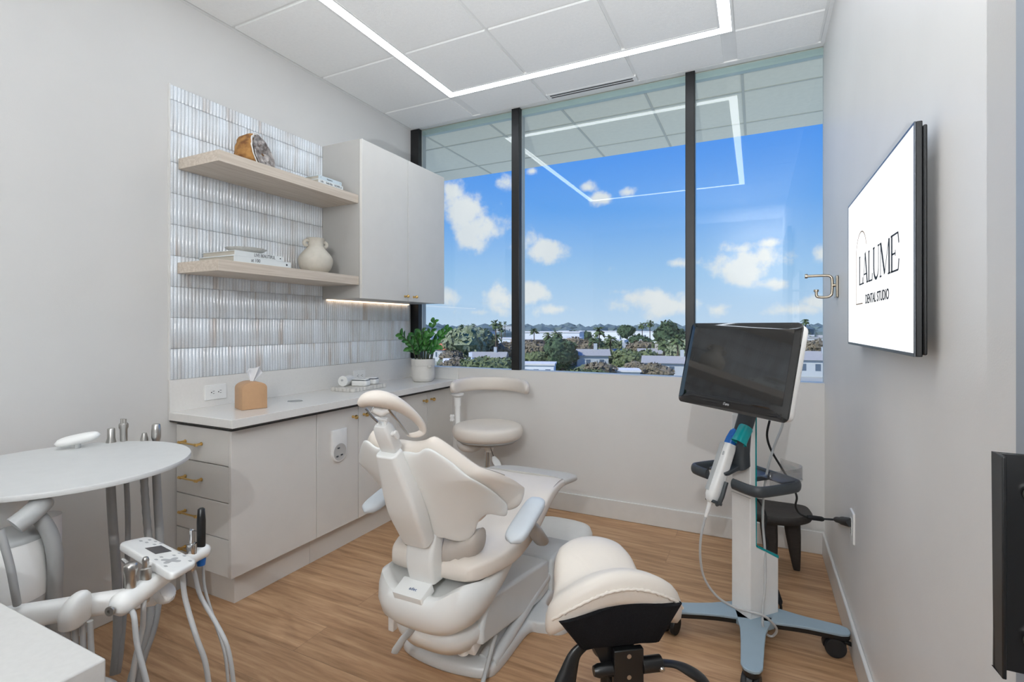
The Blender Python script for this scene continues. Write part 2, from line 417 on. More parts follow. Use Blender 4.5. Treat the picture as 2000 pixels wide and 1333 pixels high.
# soffit outside; its strips paint in the ceiling grid's reflection in the glass
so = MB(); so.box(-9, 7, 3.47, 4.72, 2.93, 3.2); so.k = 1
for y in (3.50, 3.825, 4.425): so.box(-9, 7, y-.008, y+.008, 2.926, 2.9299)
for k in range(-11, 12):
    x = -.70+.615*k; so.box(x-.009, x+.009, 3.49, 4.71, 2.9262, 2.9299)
struct(so.build('trim_3', [mat('soffit_face', (236,230,214), .9, var=.05, vscale=30), mat('soffit_reflection_line', (196,194,184), .8)], smooth=False), 'grey soffit of the storey above, ceiling reflection lines painted on')
struct(MB().box(-9, 7, -4.5, 3.47, CH+.21, CH+.6).build('sun_shade_slab', M['wall'], smooth=False))  # unseen building mass, added to keep the sun off the soffit
for nm, x0, x1 in (('wall_facade_left', -9, XL-.12), ('wall_facade_right', XR+.12, 7)):
    struct(MB().box(x0, x1, 3.352, 3.47, -.12, CH+.2).build(nm, M['wall'], smooth=False))

# camera
cam = bpy.data.cameras.new('camera'); co = bpy.data.objects.new('camera', cam); COL.objects.link(co)
co.location = (0, 0, 1.306); co.rotation_euler = (PI/2, 0, math.radians(26.01))
cam.sensor_width = 36; cam.lens = 18*979.5/1000; cam.shift_y = -(666.5-636.5)/2000
cam.clip_end = 6000; cam.clip_start = .02
SC.camera = co
# lamps
def lamp(name, kind, loc, energy, col=(1,1,1), rot=(0,0,0), **k):
    l = bpy.data.lights.new(name, kind); l.energy = energy; l.color = col
    for a, v in k.items(): setattr(l, a, v)
    o = bpy.data.objects.new(name, l); COL.objects.link(o); o.location = loc; o.rotation_euler = rot; return o
LP = dict(flash=84.,up=470., sun=4.2, led=5.0)
lamp('camera_flash', 'POINT', (.05, -1.5, 2.35), LP['flash'], (.92, .96, 1), shadow_soft_size=0.0)  # unseen flash behind the camera, lights the surfaces that face it
lamp('ceiling_fill_light', 'SPOT', (-.1, -1.0, 1.0), LP['up'], (.92,.96,1), (math.radians(90+40), 0, math.radians(6)), spot_size=math.radians(84), spot_blend=1., shadow_soft_size=0.)  # added fill spot aimed upward to brighten the ceiling, not a room fixture
lamp('sun', 'SUN', (0, -30, 40), LP['sun'], (1, .96, .9), (math.radians(48), 0, math.radians(-28)), angle=.01)

# ---------------------------------------------------------------- sky
wd = bpy.data.worlds.new('sky'); SC.world = wd; wd.use_nodes = True
nt = wd.node_tree; L = nt.links.new; bg = nt.nodes['Background']
tc = nt.nodes.new('ShaderNodeTexCoord'); sx = nt.nodes.new('ShaderNodeSeparateXYZ'); L(tc.outputs['Generated'], sx.inputs[0])
def mth(op, a, b=None, c=None):
    n = nt.nodes.new('ShaderNodeMath'); n.operation = op
    for i, x in enumerate((a, b, c)):
        if x is None: continue
        if isinstance(x, (int, float)): n.inputs[i].default_value = x
        else: L(x, n.inputs[i])
    return n.outputs[0]
rp = nt.nodes.new('ShaderNodeValToRGB'); e = rp.color_ramp.elements
e[0].position = 0; e[0].color = (*lin((196,218,242)), 1); e[1].position = .62; e[1].color = (*lin((22,112,240)), 1)
for p, cc in ((.10, (160,200,240)), (.22, (104,168,242)), (.40, (44,136,244))):
    x = e.new(p); x.color = (*lin(cc), 1)
az = mth('ARCTAN2', sx.outputs['X'], sx.outputs['Y'])
L(mth('MAXIMUM', sx.outputs['Z'], 0.), rp.inputs['Fac'])
# clouds: soft ellipses in azimuth/elevation broken up by noise
CL = [(-0.5506, 0.2262, 0.0607, 0.0548, 1.2), (-0.5253, 0.1877, 0.0797, 0.0504, 1.1), (-0.5607, 0.2547, 0.0408, 0.0272, 0.8), (-0.3907, 0.1502, 0.049, 0.0297, 1.1), (-0.4233, 0.1683, 0.0351, 0.0295, 0.7), (-0.4693, 0.0525, 0.0493, 0.0327, 1.0), (-0.4233, 0.0627, 0.0585, 0.0257, 1.0), (-0.3674, 0.032, 0.0637, 0.0152, 0.9), (-0.5799, 0.0572, 0.029, 0.0232, 1.0), (-0.2821, 0.2431, 0.0295, 0.0152, 1.0), (-0.302, 0.2674, 0.0183, 0.0108, 0.5), (-0.2282, 0.2546, 0.02, 0.0128, 0.7), (-0.0275, 0.1079, 0.0644, 0.0379, 1.3), (0.018, 0.119, 0.0411, 0.0267, 1.0), (-0.0318, 0.1402, 0.0385, 0.0189, 0.8), (0.0261, 0.0737, 0.0381, 0.0135, 0.9), (0.0221, 0.1455, 0.0257, 0.0112, 0.7), (-0.1945, 0.0508, 0.0806, 0.0294, 1.1), (-0.1474, 0.0355, 0.0629, 0.0268, 1.0), (-0.2428, 0.0663, 0.0335, 0.0137, 0.8), (0.0654, 0.0279, 0.0642, 0.0163, 1.0), (0.0919, 0.0406, 0.0337, 0.022, 1.0), (0.0993, 0.1223, 0.0135, 0.0177, 0.8), (-0.0663, 0.0298, 0.0299, 0.0152, 0.8), (-0.4744, 0.2798, 0.0293, 0.0151, 0.6), (-0.4131, 0.2984, 0.0164, 0.0107, 0.7), (-0.129, 0.117, 0.021, 0.011, 0.6), (-0.5253, 0.027, 0.0351, 0.007, 0.5), (-0.2428, 0.1108, 0.0201, 0.0057, 0.3)]
el = mth('ARCSINE', sx.outputs['Z'])
nz = nt.nodes.new('ShaderNodeTexNoise'); nz.inputs['Scale'].default_value = 20; nz.inputs['Detail'].default_value = 9; nz.inputs['Roughness'].default_value = .58
L(tc.outputs['Generated'], nz.inputs['Vector'])
nb = nt.nodes.new('ShaderNodeTexNoise'); nb.inputs['Scale'].default_value = 7; nb.inputs['Detail'].default_value = 5
L(tc.outputs['Generated'], nb.inputs['Vector'])
acc = None
for ca, ce, ra, re, k in CL:
    dx = mth('DIVIDE', mth('SUBTRACT', az, ca), ra); dy0 = mth('SUBTRACT', el, ce)
    dy = mth('DIVIDE', dy0, re)
    d = mth('SQRT', mth('ADD', mth('MULTIPLY', dx, dx), mth('MULTIPLY', dy, dy)))
    v = mth('MULTIPLY', mth('SUBTRACT', 1., d), k)
    acc = v if acc is None else mth('MAXIMUM', acc, v)
dens = mth('ADD', acc, mth('MULTIPLY', mth('SUBTRACT', nz.outputs['Fac'], .5), 2.6))
mr = nt.nodes.new('ShaderNodeMapRange'); mr.interpolation_type = 'SMOOTHSTEP'
mr.inputs['From Min'].default_value = .0; mr.inputs['From Max'].default_value = .75
L(dens, mr.inputs['Value'])
cm = nt.nodes.new('ShaderNodeMix'); cm.data_type = 'RGBA'; cm.inputs['A'].default_value = (*lin((206,214,226)), 1); cm.inputs['B'].default_value = (*lin((250,248,246)), 1)
L(nb.outputs['Fac'], cm.inputs['Factor'])
mx = nt.nodes.new('ShaderNodeMix'); mx.data_type = 'RGBA'
L(mr.outputs[0], mx.inputs['Factor']); L(rp.outputs['Color'], mx.inputs['A']); L(cm.outputs['Result'], mx.inputs['B'])
L(mx.outputs['Result'], bg.inputs['Color']); bg.inputs['Strength'].default_value = 1.05
wd.cycles.sampling_method = 'MANUAL'; wd.cycles.sample_map_resolution = 1024

SC.view_settings.view_transform = 'Standard'; SC.view_settings.look = 'None'
SC.view_settings.exposure = 0; SC.view_settings.gamma = 1; SC.view_settings.use_curve_mapping = False
SC.cycles.use_denoising = True; SC.cycles.max_bounces = 10; SC.cycles.diffuse_bounces = 6; SC.cycles.transparent_max_bounces = 12
SC.cycles.sample_clamp_indirect = 6; SC.cycles.caustics_reflective = False; SC.cycles.caustics_refractive = False

# ---------------------------------------------------------------- fluted tile wall panel
XT = XL+.0025
w = MB(); pitch = .018; amp = .0062
y0, y1 = 1.462, 3.350; nfl = int((y1-y0)/pitch)
rows = [1.041+.152*k for k in range(9)]+[2.402]
rows = [1.041+.152*k for k in range(10)]; rows[-1] = 2.409; rows.append(2.481)
prof = []
for i in range(nfl):
    for k in range(6):
        t = k/6; prof.append((y0+(i+t)*pitch, amp*math.sin(PI*t)**.7))
prof.append((y0+nfl*pitch, 0))
for a, b_ in zip(rows[:-1], rows[1:]):
    z0, z1 = a+.0006, b_-.0006
    r = []
    for z, k in ((z0, .45), (z0+.0006, .8), (z0+.0016, 1.), (z1-.0016, 1.), (z1-.0006, .8), (z1, .45)):
        r.append([(XT+.004*min(1, k*2)+h*k, y, z) for y, h in prof])
    w.loft(r, closed=False)
w.box(XL+.0005, XT+.0006, y0, y1, 1.041, 2.481)
o = w.build('fluted_tile_panel', M['tile'], smooth=True, sharp=60)
tag(o, 'glossy pale fluted tile panel covering the wall behind the two shelves', 'wall tiles')
w = MB(); w.box(XL+.0005, XL+.012, 1.455, 1.4615, 1.041, 2.484)
struct(w.build('trim_4', M['trim'], smooth=False))

# ---------------------------------------------------------------- base cabinets
XC, YC, ZC = -2.153, 1.493, .147      # cabinet face, end face, underside
ZT = .838
def knob(x, y, z, par, r=.013):
    w = MB(); w.lathe([(.0085,0),(.0085,.004),(.005,.006),(.0055,.016),(r*.75,.019),(r,.026),(r,.03),(r*.75,.037),(0.0015,.041)], (x, y, z), 20, 'X')
    return w.build('knob', M['brass'], par)
def pull(x, y, z, par):
    w = MB()
    w.tube([(x-.066, y-.030, z), (x+.066, y-.030, z)], .0042, 10)
    for s in (-.062, .062):
        w.tube([(x+s, y, z), (x+s, y-.036, z)], [.006, .006], 10); w.tube([(x+s-.009, y-.030, z), (x+s+.009, y-.030, z)], .0068, 10)
        w.lathe([(.009,0),(.009,.003),(.006,.006)], (x+s, y-.006, z), 14, 'Y')
    return w.build('bar_pull', M['brass'], par)
du = thing('drawer_cabinet', 'end base cabinet with a stack of drawers facing the round tray table', 'cabinet', ((XL+XC)/2, 1.74, 0))
w = MB(); w.box(XL+.001, XC-.021, YC+.021, 1.986, ZC, ZT); w.build('body', M['carcass_shade'], du, bevel=.001)
w = MB(); w.box(XC-.019, XC, YC, 1.9855, ZC, ZT-.016); w.build('side_panel', M['cab'], du, bevel=.0012)
w = MB(); w.box(XL+.002, -2.205, 1.545, 1.986, 0, ZC); w.build('plinth', M['cab'], du, bevel=.001)
zs = [.147, .322, .489, .658, .824]
for k in range(4):
    w = MB(); w.box(XL+.004, XC-.021, YC+.001, YC+.0195, zs[k]+.0024, zs[k+1]-.0024); d = w.build('drawer', M['cab'], du, bevel=.001)
    pull(-2.428, YC+.001, zs[k]+.087, d)
def door_cab(lab, ya, ym, yb, kz=.766, plate=False):
    t = thing('base_cabinet', lab, 'cabinet', ((XL+XC)/2, (ya+yb)/2, 0), 'base cabinets under the worktop')
    w = MB(); w.box(XL+.001, XC-.021, ya+.0005, yb-.0005, ZC, ZT); w.build('body', M['carcass_shade'], t, bevel=.001)
    w = MB(); w.box(XL+.002, -2.205, ya+.0005, yb-.0005, 0, ZC); w.build('plinth', M['cab'], t)
    for a, c, ky in ((ya, ym, ym-.047), (ym, yb, ym+.045)):
        w = MB(); w.box(XC-.0195, XC, a+.002, c-.002, ZC, ZT-.016); d = w.build('door', M['cab'], t, bevel=.0012)
        knob(XC, ky, kz, d)
        if plate and a == ya:
            # fixed outlet plate with a round recess
            T = basis((XC, 2.145, .628), (0,1,0), (0,0,1))
            w = MB(); w.T = T
            out = [(-.056,.085),(.056,.085)]+[(.056*math.cos(x), -.045+.056*math.sin(x)) for x in [-k*PI/20 for k in range(21)]]
            w.pad(out[::-1], [(0,0),(0,.008),(.002,.012),(.004,.013),(.3,.013)], lambda x, y, h: (x, y, h), (0,0))
            p = w.build('wall_plate', M['white'], d)
            w = MB(); w.T = T; w.lathe([(.048,.0135),(.046,.0145),(.044,.0140),(.030,.0138),(.012,.0136)], (0,-.043,0), 32); w.build('round_dish', mat('dish_grey', (186,185,182), .4), p)
            for px, py in ((-.012,-.02),(-.022,-.066),(.012,-.062)):
                w = MB(); w.T = T; w.box(px-.008, px+.008, py-.004, py+.004, .0138, .0165); w.build('button', M['dark'], p, bevel=.001)
    return t
door_cab('base cabinet with two knobbed doors and a round dish plate on one door', 1.987, 2.306, 2.658, plate=True)
door_cab('plain two-door base cabinet in the corner beside the window wall', 2.658, 3.008, 3.349)

# worktop with a round waste hole
wt = thing('worktop', 'white quartz worktop with upstand running to the window wall', 'worktop', (-2.33, 2.4, .84))
w = MB(); w.box(XL+.001, -2.096, 1.457, 3.351, .846, .885)
top = w.build('top', M['quartz'], wt, bevel=.002, smooth=False)
cut = MB(); cut.lathe([(.040,.80),(.040,.95)], (-2.316, 1.985, 0), 40); cu = cut.build('cutter_tmp', M['quartz'])
hx, hy = -2.316, 1.985
bo = top.modifiers.new('hole', 'BOOLEAN'); bo.object = cu; bo.operation = 'DIFFERENCE'
top.modifiers.move(1, 0); cu.location = -V((-2.33, 2.4, .84))+V((-2.33, 2.4, .84))
bpy.context.view_layer.update()
me = bpy.data.meshes.new_from_object(top.evaluated_get(bpy.context.evaluated_depsgraph_get()))
top.modifiers.clear(); top.data = me; bpy.data.objects.remove(cu)
w = MB(); w.box(XL+.002, -2.102, 1.463, 3.350, .838, .846); w.build('shadow_strip', M['gap'], wt, smooth=False)
w = MB(); w.box(XL+.001, XL+.014, 1.457, 3.351, .885, 1.041); w.box(XL+.014, -2.1, 3.340, 3.351, .885, .966); w.build('upstand', M['quartz'], wt, bevel=.001)
w = MB(); w.lathe([(.0405,.846),(.0405,.8845),(.043,.8853),(.0435,.886),(.0385,.886),(.038,.846)], (hx, hy, 0), 40, cap=False); w.build('hole_liner', M['greyp'], wt)
w = MB(); w.lathe([(.0385,.848),(.0385,.852),(.002,.852)], (hx, hy, 0), 40); w.build('hole_base', M['greyp'], wt)

# ---------------------------------------------------------------- wall cabinet and shelves
uc = thing('mounted_cabinet', 'grey two-door wall cabinet hung beside the shelves at the window', 'cabinet', (-2.4, 2.87, 1.48))
w = MB(); w.box(XL+.0112, -2.245, 2.411, 3.331, 1.48, 2.482); w.build('body', M['cab_shaded'], uc, bevel=.001)
for a, c, ky in ((2.411, 2.872, 2.838), (2.877, 3.331, 2.936)):
    w = MB(); w.box(-2.242, -2.222, a, c, 1.478, 2.478); d = w.build('door', M['cab'], uc, bevel=.0012); knob(-2.222, ky, 1.512, d, .011)
w = MB(); w.box(XL+.016, XL+.03, 2.44, 3.30, 1.473, 1.4798); w.build('light_strip', mat('warm_led', (255,226,196), .5, emit=2.2), uc, smooth=False)

def shelf(lab, ya, yb, z0, z1, xf):
    w = MB(); w.box(XL+.0112, xf, ya, yb, z0, z1)
    return tag(rebase(w.build('floating_shelf', M['oak'], bevel=.0012), ((XL+xf)/2, (ya+yb)/2, z0)), lab, 'shelf', 'oak shelves on the tiled wall')
shelf('upper thick pale oak shelf carrying the split geode', 1.498, 2.410, 2.076, 2.128, -2.25)
shelf('lower thick pale oak shelf carrying the clay vase', 1.494, 2.410, 1.563, 1.616, -2.246)
ZU, ZLo = 2.128, 1.616

# geode: hollow half rock, cut face towards the room
gt = thing('geode', 'split brown geode with grey crystal hollow on the upper shelf', 'rock', (-2.38, 1.83, ZU))
gc = V((-2.385, 1.825, ZU+.082))
nrm = V((.80, .42, .18)).normalized()
def blob(c, r, seed, amp=.12, sub=4, f=None):
    bm = bmesh.new(); bmesh.ops.create_icosphere(bm, subdivisions=sub, radius=1)
    vs = []
    for v in bm.verts:
        p = v.co.copy(); k = 1+amp*noise.noise(p*1.7+V((seed,0,0)))+amp*.45*noise.noise(p*4+V((0,seed,0)))
        q = V((p.x*r[0], p.y*r[1], p.z*r[2]))*k
        vs.append(V(c)+q)
    fs = [tuple(v.index for v in f_.verts) for f_ in bm.faces]; bm.free(); return vs, fs
def to_shelf(p, z): return V((p.x, p.y, max(p.z, z)))
vs, fs = blob((0,0,0), (.105,.138,.112), 3.1)
cutd = .012
rind = []
for p in vs:
    d = p.dot(nrm)
    if d > cutd: p = p - nrm*(d-cutd)
    rind.append(to_shelf(gc+p, ZU+.0005))
w = MB(); w.add(rind, fs); w.build('rind', M['geode'], gt, sharp=60)
# crystal lined bowl and quartz rim on the cut face
xa = nrm.cross(V((0,0,1))).normalized(); ya_ = xa.cross(nrm)*1
ringp = []
for k in range(40):
    a = 2*PI*k/40
    dvec = xa*math.cos(a)+ya_*math.sin(a)
    best = max((p.dot(dvec) for p in vs if abs(p.dot(nrm)-cutd) < .02 and (p-nrm*p.dot(nrm)-dvec*p.dot(dvec)).length < .03), default=.08)
    ringp.append((dvec, best))
w = MB(); rr = []
for k, lift in ((1.0, .0008), (.97, .004), (.90, .003)):
    rr.append([to_shelf(gc+nrm*(cutd+lift)+d*(b*k*(1+.03*math.sin(i*2.3))), ZU+.001) for i, (d, b) in enumerate(ringp)])
w.loft(rr, cap0=False, cap1=False); w.build('quartz_rim', M['quartzrim'], gt)
w = MB(); rr = []
for j in range(14):
    k = .91-.9*j/13
    rr.append([to_shelf(gc+nrm*(cutd+.003+.016*noise.noise((d*k*b)*55+V((j*.1,0,0)))*(1 if j else 0)+.004)+d*(b*k*(1+.05*noise.noise(d*3+V((k*4,0,0))))), ZU+.001) for d, b in ringp])
w.loft(rr, cap0=False); w.build('crystal_face', M['crystal'], gt, sharp=15)

# books lying flat, spines to the room
def book(lab, x0, x1, ya, yb, z, th, cov, grp):
    t = thing('book', lab, 'book', ((x0+x1)/2, (ya+yb)/2, z), grp)
    w = MB(); w.box(x0, x1, ya, yb, z, z+.0028); w.box(x0, x1, ya, yb, z+th-.0028, z+th); w.box(x1-.003, x1, ya, yb, z+.0028, z+th-.0028)
    w.build('cover', cov, t, bevel=.0006)
    w = MB(); w.box(x0+.004, x1-.003, ya+.004, yb-.004, z+.0029, z+th-.0029); w.build('page_block', M['pages'], t, smooth=False)
    return t
b1 = book('lower book of the upper shelf pair with the HOME spine', -2.48, -2.268, 2.106, 2.298, ZU, .027, M['bookc'], 'books on the upper shelf')
text('Life', 'spine_lettering', M['ink'], (-2.2676, 2.133, ZU+.016), (0,1,0), (0,0,1), .017, b1, .0003, sx=.9)
text('feels like', 'spine_lettering', M['ink'], (-2.2676, 2.189, ZU+.016), (0,1,0), (0,0,1), .019, b1, .0003, sx=.72)
text('HOME', 'spine_lettering', M['ink'], (-2.2676, 2.25, ZU+.0155), (0,1,0), (0,0,1), .018, b1, .0003, sx=.85)
b2 = book('upper pale blue book of the pair beside the wall cabinet', -2.50, -2.272, 2.112, 2.290, ZU+.0275, .023, M['bookb'], 'books on the upper shelf')
text('Vlaanderen', 'spine_lettering', M['ink'], (-2.2716, 2.195, ZU+.0395), (0,1,0), (0,0,1), .012, b2, .0003, sx=.8)
text('7', 'spine_lettering', M['ink'], (-2.2716, 2.128, ZU+.0395), (0,1,0), (0,0,1), .009, b2, .0003)
def logo_dot(y, z, par, x, r=.0045):
    w = MB(); w.lathe([(r,0),(r,.0006)], (x, y, z), 16, 'X'); return w.build('publisher_mark', M['ink'], par)
logo_dot(2.281, ZU+.014, b1, -2.268, .0035); logo_dot(2.278, ZU+.0395, b2, -2.272, .002)
b3 = book('bottom white book of the lower shelf stack under the shell bowl', -2.535, -2.262, 1.583, 1.912, ZLo, .031, M['bookc'], 'books on the lower shelf')
text('at 100', 'spine_lettering', M['ink'], (-2.2616, 1.70, ZLo+.0165), (0,1,0), (0,0,1), .024, b3, .0003, sx=.85)
logo_dot(1.885, ZLo+.015, b3, -2.262, .0052)
b4 = book('white book titled LIVE BEAUTIFUL on top of the lower shelf stack', -2.515, -2.263, 1.588, 1.862, ZLo+.0315, .025, M['bookc'], 'books on the lower shelf')
text('LIVE BEAUTIFUL', 'spine_lettering', M['ink'], (-2.2626, 1.753, ZLo+.044), (0,1,0), (0,0,1), .0235, b4, .0003, sx=.74)
text('by at 100', 'spine_lettering', M['glyph'], (-2.2626, 1.628, ZLo+.047), (0,1,0), (0,0,1), .006, b4, .0002) if False else None
logo_dot(1.845, ZLo+.044, b4, -2.263, .0035)
# scalloped shell bowl
w = MB(); rr = []
cb = V((-2.365, 1.722, ZLo+.0568))
for k, (r, h) in enumerate(((.03,.0),(.05,.003),(.075,.014),(.09,.025),(.093,.028),(.087,.0275),(.07,.016),(.04,.006))):
    rr.append([(cb.x+r*(1+.07*abs(math.sin(5*a))*min(1, k/2))*math.cos(a)*.95, cb.y+r*(1+.07*abs(math.sin(5*a)))*math.sin(a), cb.z+h) for a in [2*PI*i/80 for i in range(80)]])
w.loft(rr)
tag(rebase(w.build('scalloped_bowl', M['marble'], sharp=70), cb), 'small white scalloped stone bowl on the two stacked books', 'bowl')
# vase
vz = thing('vase', 'cream clay vase with two ear handles on the lower shelf', 'vase', (-2.40, 2.207, ZLo))
w = MB(); pv = cr([(.050,0),(.062,.008),(.088,.035),(.099,.075),(.094,.105),(.070,.138),(.050,.160),(.045,.175),(.046,.196),(.052,.212),(.054,.216),(.048,.216),(.042,.196),(.040,.172)], 4)
w.lathe(pv, (-2.40, 2.207, ZLo), 48); w.build('body', M['ceramic'], vz)
for s in (-1, 1):
    dv = V((.25, .968, 0))*s
    base = V((-2.40, 2.207, ZLo+.180))
    w = MB(); w.tube([base+dv*.036+V((0,0,.016)), base+dv*.060+V((0,0,.022)), base+dv*.074+V((0,0,.010)), base+dv*.070+V((0,0,-.008)), base+dv*.046+V((0,0,-.014))], [.010,.013,.014,.013,.010], 12)
    w.build('handle', M['ceramic'], vz, sub=1)

# ---------------------------------------------------------------- things on the worktop
ZW = .8855
# outlets on the upstand
def outlet(lab, y, z, x, n, h=.0575, wd_=.078, sgn=1, nm='power_outlet', vertical=False):
    t = thing(nm, lab, 'outlet', (x, y, z), 'power outlets')
    hw_, hh = (wd_, h)
    w = MB(); w.T = basis((x, y, z), (0, sgn, 0), (0, 0, 1))
    w.pad(rrect(-hw_, hw_, -hh, hh, .004), [(0,0),(0,.003),(.0025,.0065),(.2,.0065)], lambda a, b, c: (a, b, c)); w.build('plate', M['white'], t)
    w = MB(); w.T = basis((x, y, z), (0, sgn, 0), (0, 0, 1))
    w.pad(rrect(-.034*n, .034*n, -.0165, .0165, .003) if not vertical else rrect(-.0165, .0165, -.034, .034, .003), [(0,.006),(.001,.008),(.2,.008)], lambda a, b, c: (a, b, c)); f = w.build('socket', M['white'], t)
    w = MB(); w.T = basis((x, y, z), (0, sgn, 0), (0, 0, 1))
    for cx_ in ((-.019, .019) if n == 1 else (-.035, .035)):
        pts = ((-.007, 0, .0026, .0026), (.004, .006, .005, .0011), (.004, -.006, .004, .0011))
        for px, py, a, b in pts:
            if vertical: w.box(py-b, py+b, cx_+px-a, cx_+px+a, .0078, .0084)
            else: w.box(cx_+px-a, cx_+px+a, py-b, py+b, .0078, .0084)
    w.build('slot', M['blackp'], f, smooth=False)
    return t
outlet('white double power outlet on the upstand left of the tissue box', 1.685, .958, XL+.014, 1, .039, .059)
outlet('white power outlet on the upstand behind the marble tray', 2.745, .948, XL+.014, 1, .041, .058)
# tissue box cover
tb = thing('tissue_box', 'bronze arched tissue box cover with a tissue on the white worktop', 'tissue box', (-2.35, 1.70, ZW))
T = basis((-2.325, 1.72, ZW), (.33, .944, 0), (0,0,1))
w = MB(); w.T = T
out = [(-.060,.0),(.060,.0),(.060,.103)]+[(.060*math.cos(a)*1., 103e-3+.034*math.sin(a)**.9) for a in [PI*k/16 for k in range(1,16)]]+[(-.060,.103)]
w.pad(out[::-1], [(.3,-.06),(.006,-.06),(.0015,-.0585),(0,-.054),(0,.054),(.0015,.0585),(.006,.06),(.3,.06)], lambda x, y, h: (x, max(y, 0), h), (0,.06))
w.build('cover', M['bronze'], tb, sharp=50)
w = MB(); w.T = T
rr = []
for k in range(13):
    t = k/12; wd2 = .010+.040*t**1.1
    row = []
    for j in range(17):
        s = j/16*2-1
        row.append((.004+.018*t+s*wd2*(1-.35*max(0,t-.8)*5*abs(s)), .134+.075*t-.018*t*s*s+.006*math.sin(s*5)*t, .022*math.sin(s*4.5+1)*(.3+t)+.006))
    rr.append(row)
w.loft(rr, closed=False); w.build('tissue', M['paper'], tb, solid=.001)
# tray and three small devices
tr_ = MB()
x0, x1, y0_, y1_ = -2.475, -2.285, 2.40, 2.715
def scal(x0, x1, y0, y1, a=.006, n=6):
    o = []
    def edge(p, q, m):
        for k in range(m*6):
            t = k/(m*6); nx, ny = (q[1]-p[1]), -(q[0]-p[0]); ln = math.hypot(nx, ny)
            b_ = a*abs(math.sin(PI*t*m)); o.append((p[0]+(q[0]-p[0])*t+nx/ln*b_, p[1]+(q[1]-p[1])*t+ny/ln*b_))
    edge((x0,y0),(x1,y0),6); edge((x1,y0),(x1,y1),10); edge((x1,y1),(x0,y1),6); edge((x0,y1),(x0,y0),10); return o
tr_.pad(scal(x0, x1, y0_, y1_), [(0,ZW+.0005),(0,ZW+.021),(.0015,ZW+.023),(.008,ZW+.023),(.3,ZW+.023)], lambda x, y, h: (x, y, h))
tag(rebase(tr_.build('scalloped_tray', M['marble'], sharp=50), (-2.38, 2.557, ZW)), 'rectangular white stone tray with scalloped edge on the worktop', 'tray')
ZY = ZW+.0235
def gadget(lab, cx, cy, L_, W_, H_, ang):
    t = thing('sensor_device', lab, 'device', (cx, cy, ZY), 'small devices on the tray')
    T = basis((cx, cy, ZY), (math.cos(ang), math.sin(ang), 0), (-math.sin(ang), math.cos(ang), 0))
    w = MB(); w.T = T
    w.pad(rrect(-L_, L_, -W_, W_, min(L_, W_)*.45, 8), [(.006,.0003),(.001,.004),(0,.012),(0,H_*.65),(.004,H_*.9),(.014,H_),(.2,H_)], lambda x, y, h: (x, y, h)); w.build('casing', M['white'], t, sharp=60)
    w = MB(); w.T = T
    w.loft([[(x*k, y*k, h) for x, y in rrect(-L_, L_, -W_, W_, min(L_, W_)*.45, 8)] for k, h in ((.925,H_*.905),(.985,H_*.80),(.99,H_*.775),(.93,H_*.88))], cap0=False, cap1=False); w.build('trim_band', M['dark'], t)
    return t
gadget('white rounded device at the front of the tray', -2.355, 2.545, .055, .036, .046, .25)
gadget('white rounded device at the window end of the tray', -2.365, 2.655, .045, .034, .044, .3)
t = thing('handpiece_motor', 'white cylindrical device lying at the back of the tray', 'device', (-2.44, 2.47, ZY), 'small devices on the tray')
w = MB(); w.T = basis((-2.435, 2.50, ZY+.035), (-.25,.968,0), (0,0,1))
w.lathe([(.020,-.05),(.034,-.05),(.035,-.042),(.031,-.02),(.030,.01),(.033,.04),(.028,.055),(.01,.057)], (0,0,0), 28, 'X'); w.build('casing', M['white'], t)
w = MB(); w.T = basis((-2.435, 2.50, ZY+.035), (-.25,.968,0), (0,0,1)); w.lathe([(.007,-.056),(.007,-.049)], (0,.006,-.004), 16, 'X'); w.build('button', M['greyp'], t)
w = MB(); w.T = basis((-2.435, 2.50, ZY), (-.25,.968,0), (0,0,1)); w.box(-.03,.03,.0005,.006,-.016,.016); w.build('cradle', M['white'], t, bevel=.002)

# potted plant
PX, PY = -2.275, 3.125
pt = thing('potted_plant', 'glossy green plant in a white ceramic pot by the window', 'plant', (PX, PY, ZW))
w = MB(); w.lathe(cr([(.066,0),(.074,.004),(.086,.035),(.087,.10),(.086,.118),(.0895,.120),(.0895,.165),(.087,.168),(.081,.167),(.080,.145)], 3), (PX, PY, ZW+.0005), 44); pot = w.build('pot', M['potw'], pt, sharp=50)
w = MB(); w.T = basis((PX+.082, PY-.030, ZW+.112), (.35,.94,0), (0,0,1)); w.lathe([(.014,-.006),(.018,-.002),(.018,.012)], (0,0,0), 18, 'Y'); w.build('lug', M['potw'], pot)
w = MB(); w.lathe([(.08,.0),(.05,.008),(.002,.012)], (PX, PY, ZW+.146), 24); w.build('soil', M['soil'], pt)
rnd = random.Random(4)
stems = [(-.15,-.035,.20,.5),(-.06,-.02,.20,.2),(-.02,.03,.22,.1),(.02,-.01,.17,.1),(.075,.045,.30,.3),(.15,.0,.21,.5),(.11,-.04,.12,.6),(-.09,.0,.10,.5),(.04,-.04,.20,.3),(.17,.06,.24,.4)]
vr = V((.899, .438, 0)); vd = V((-.438, .899, 0))
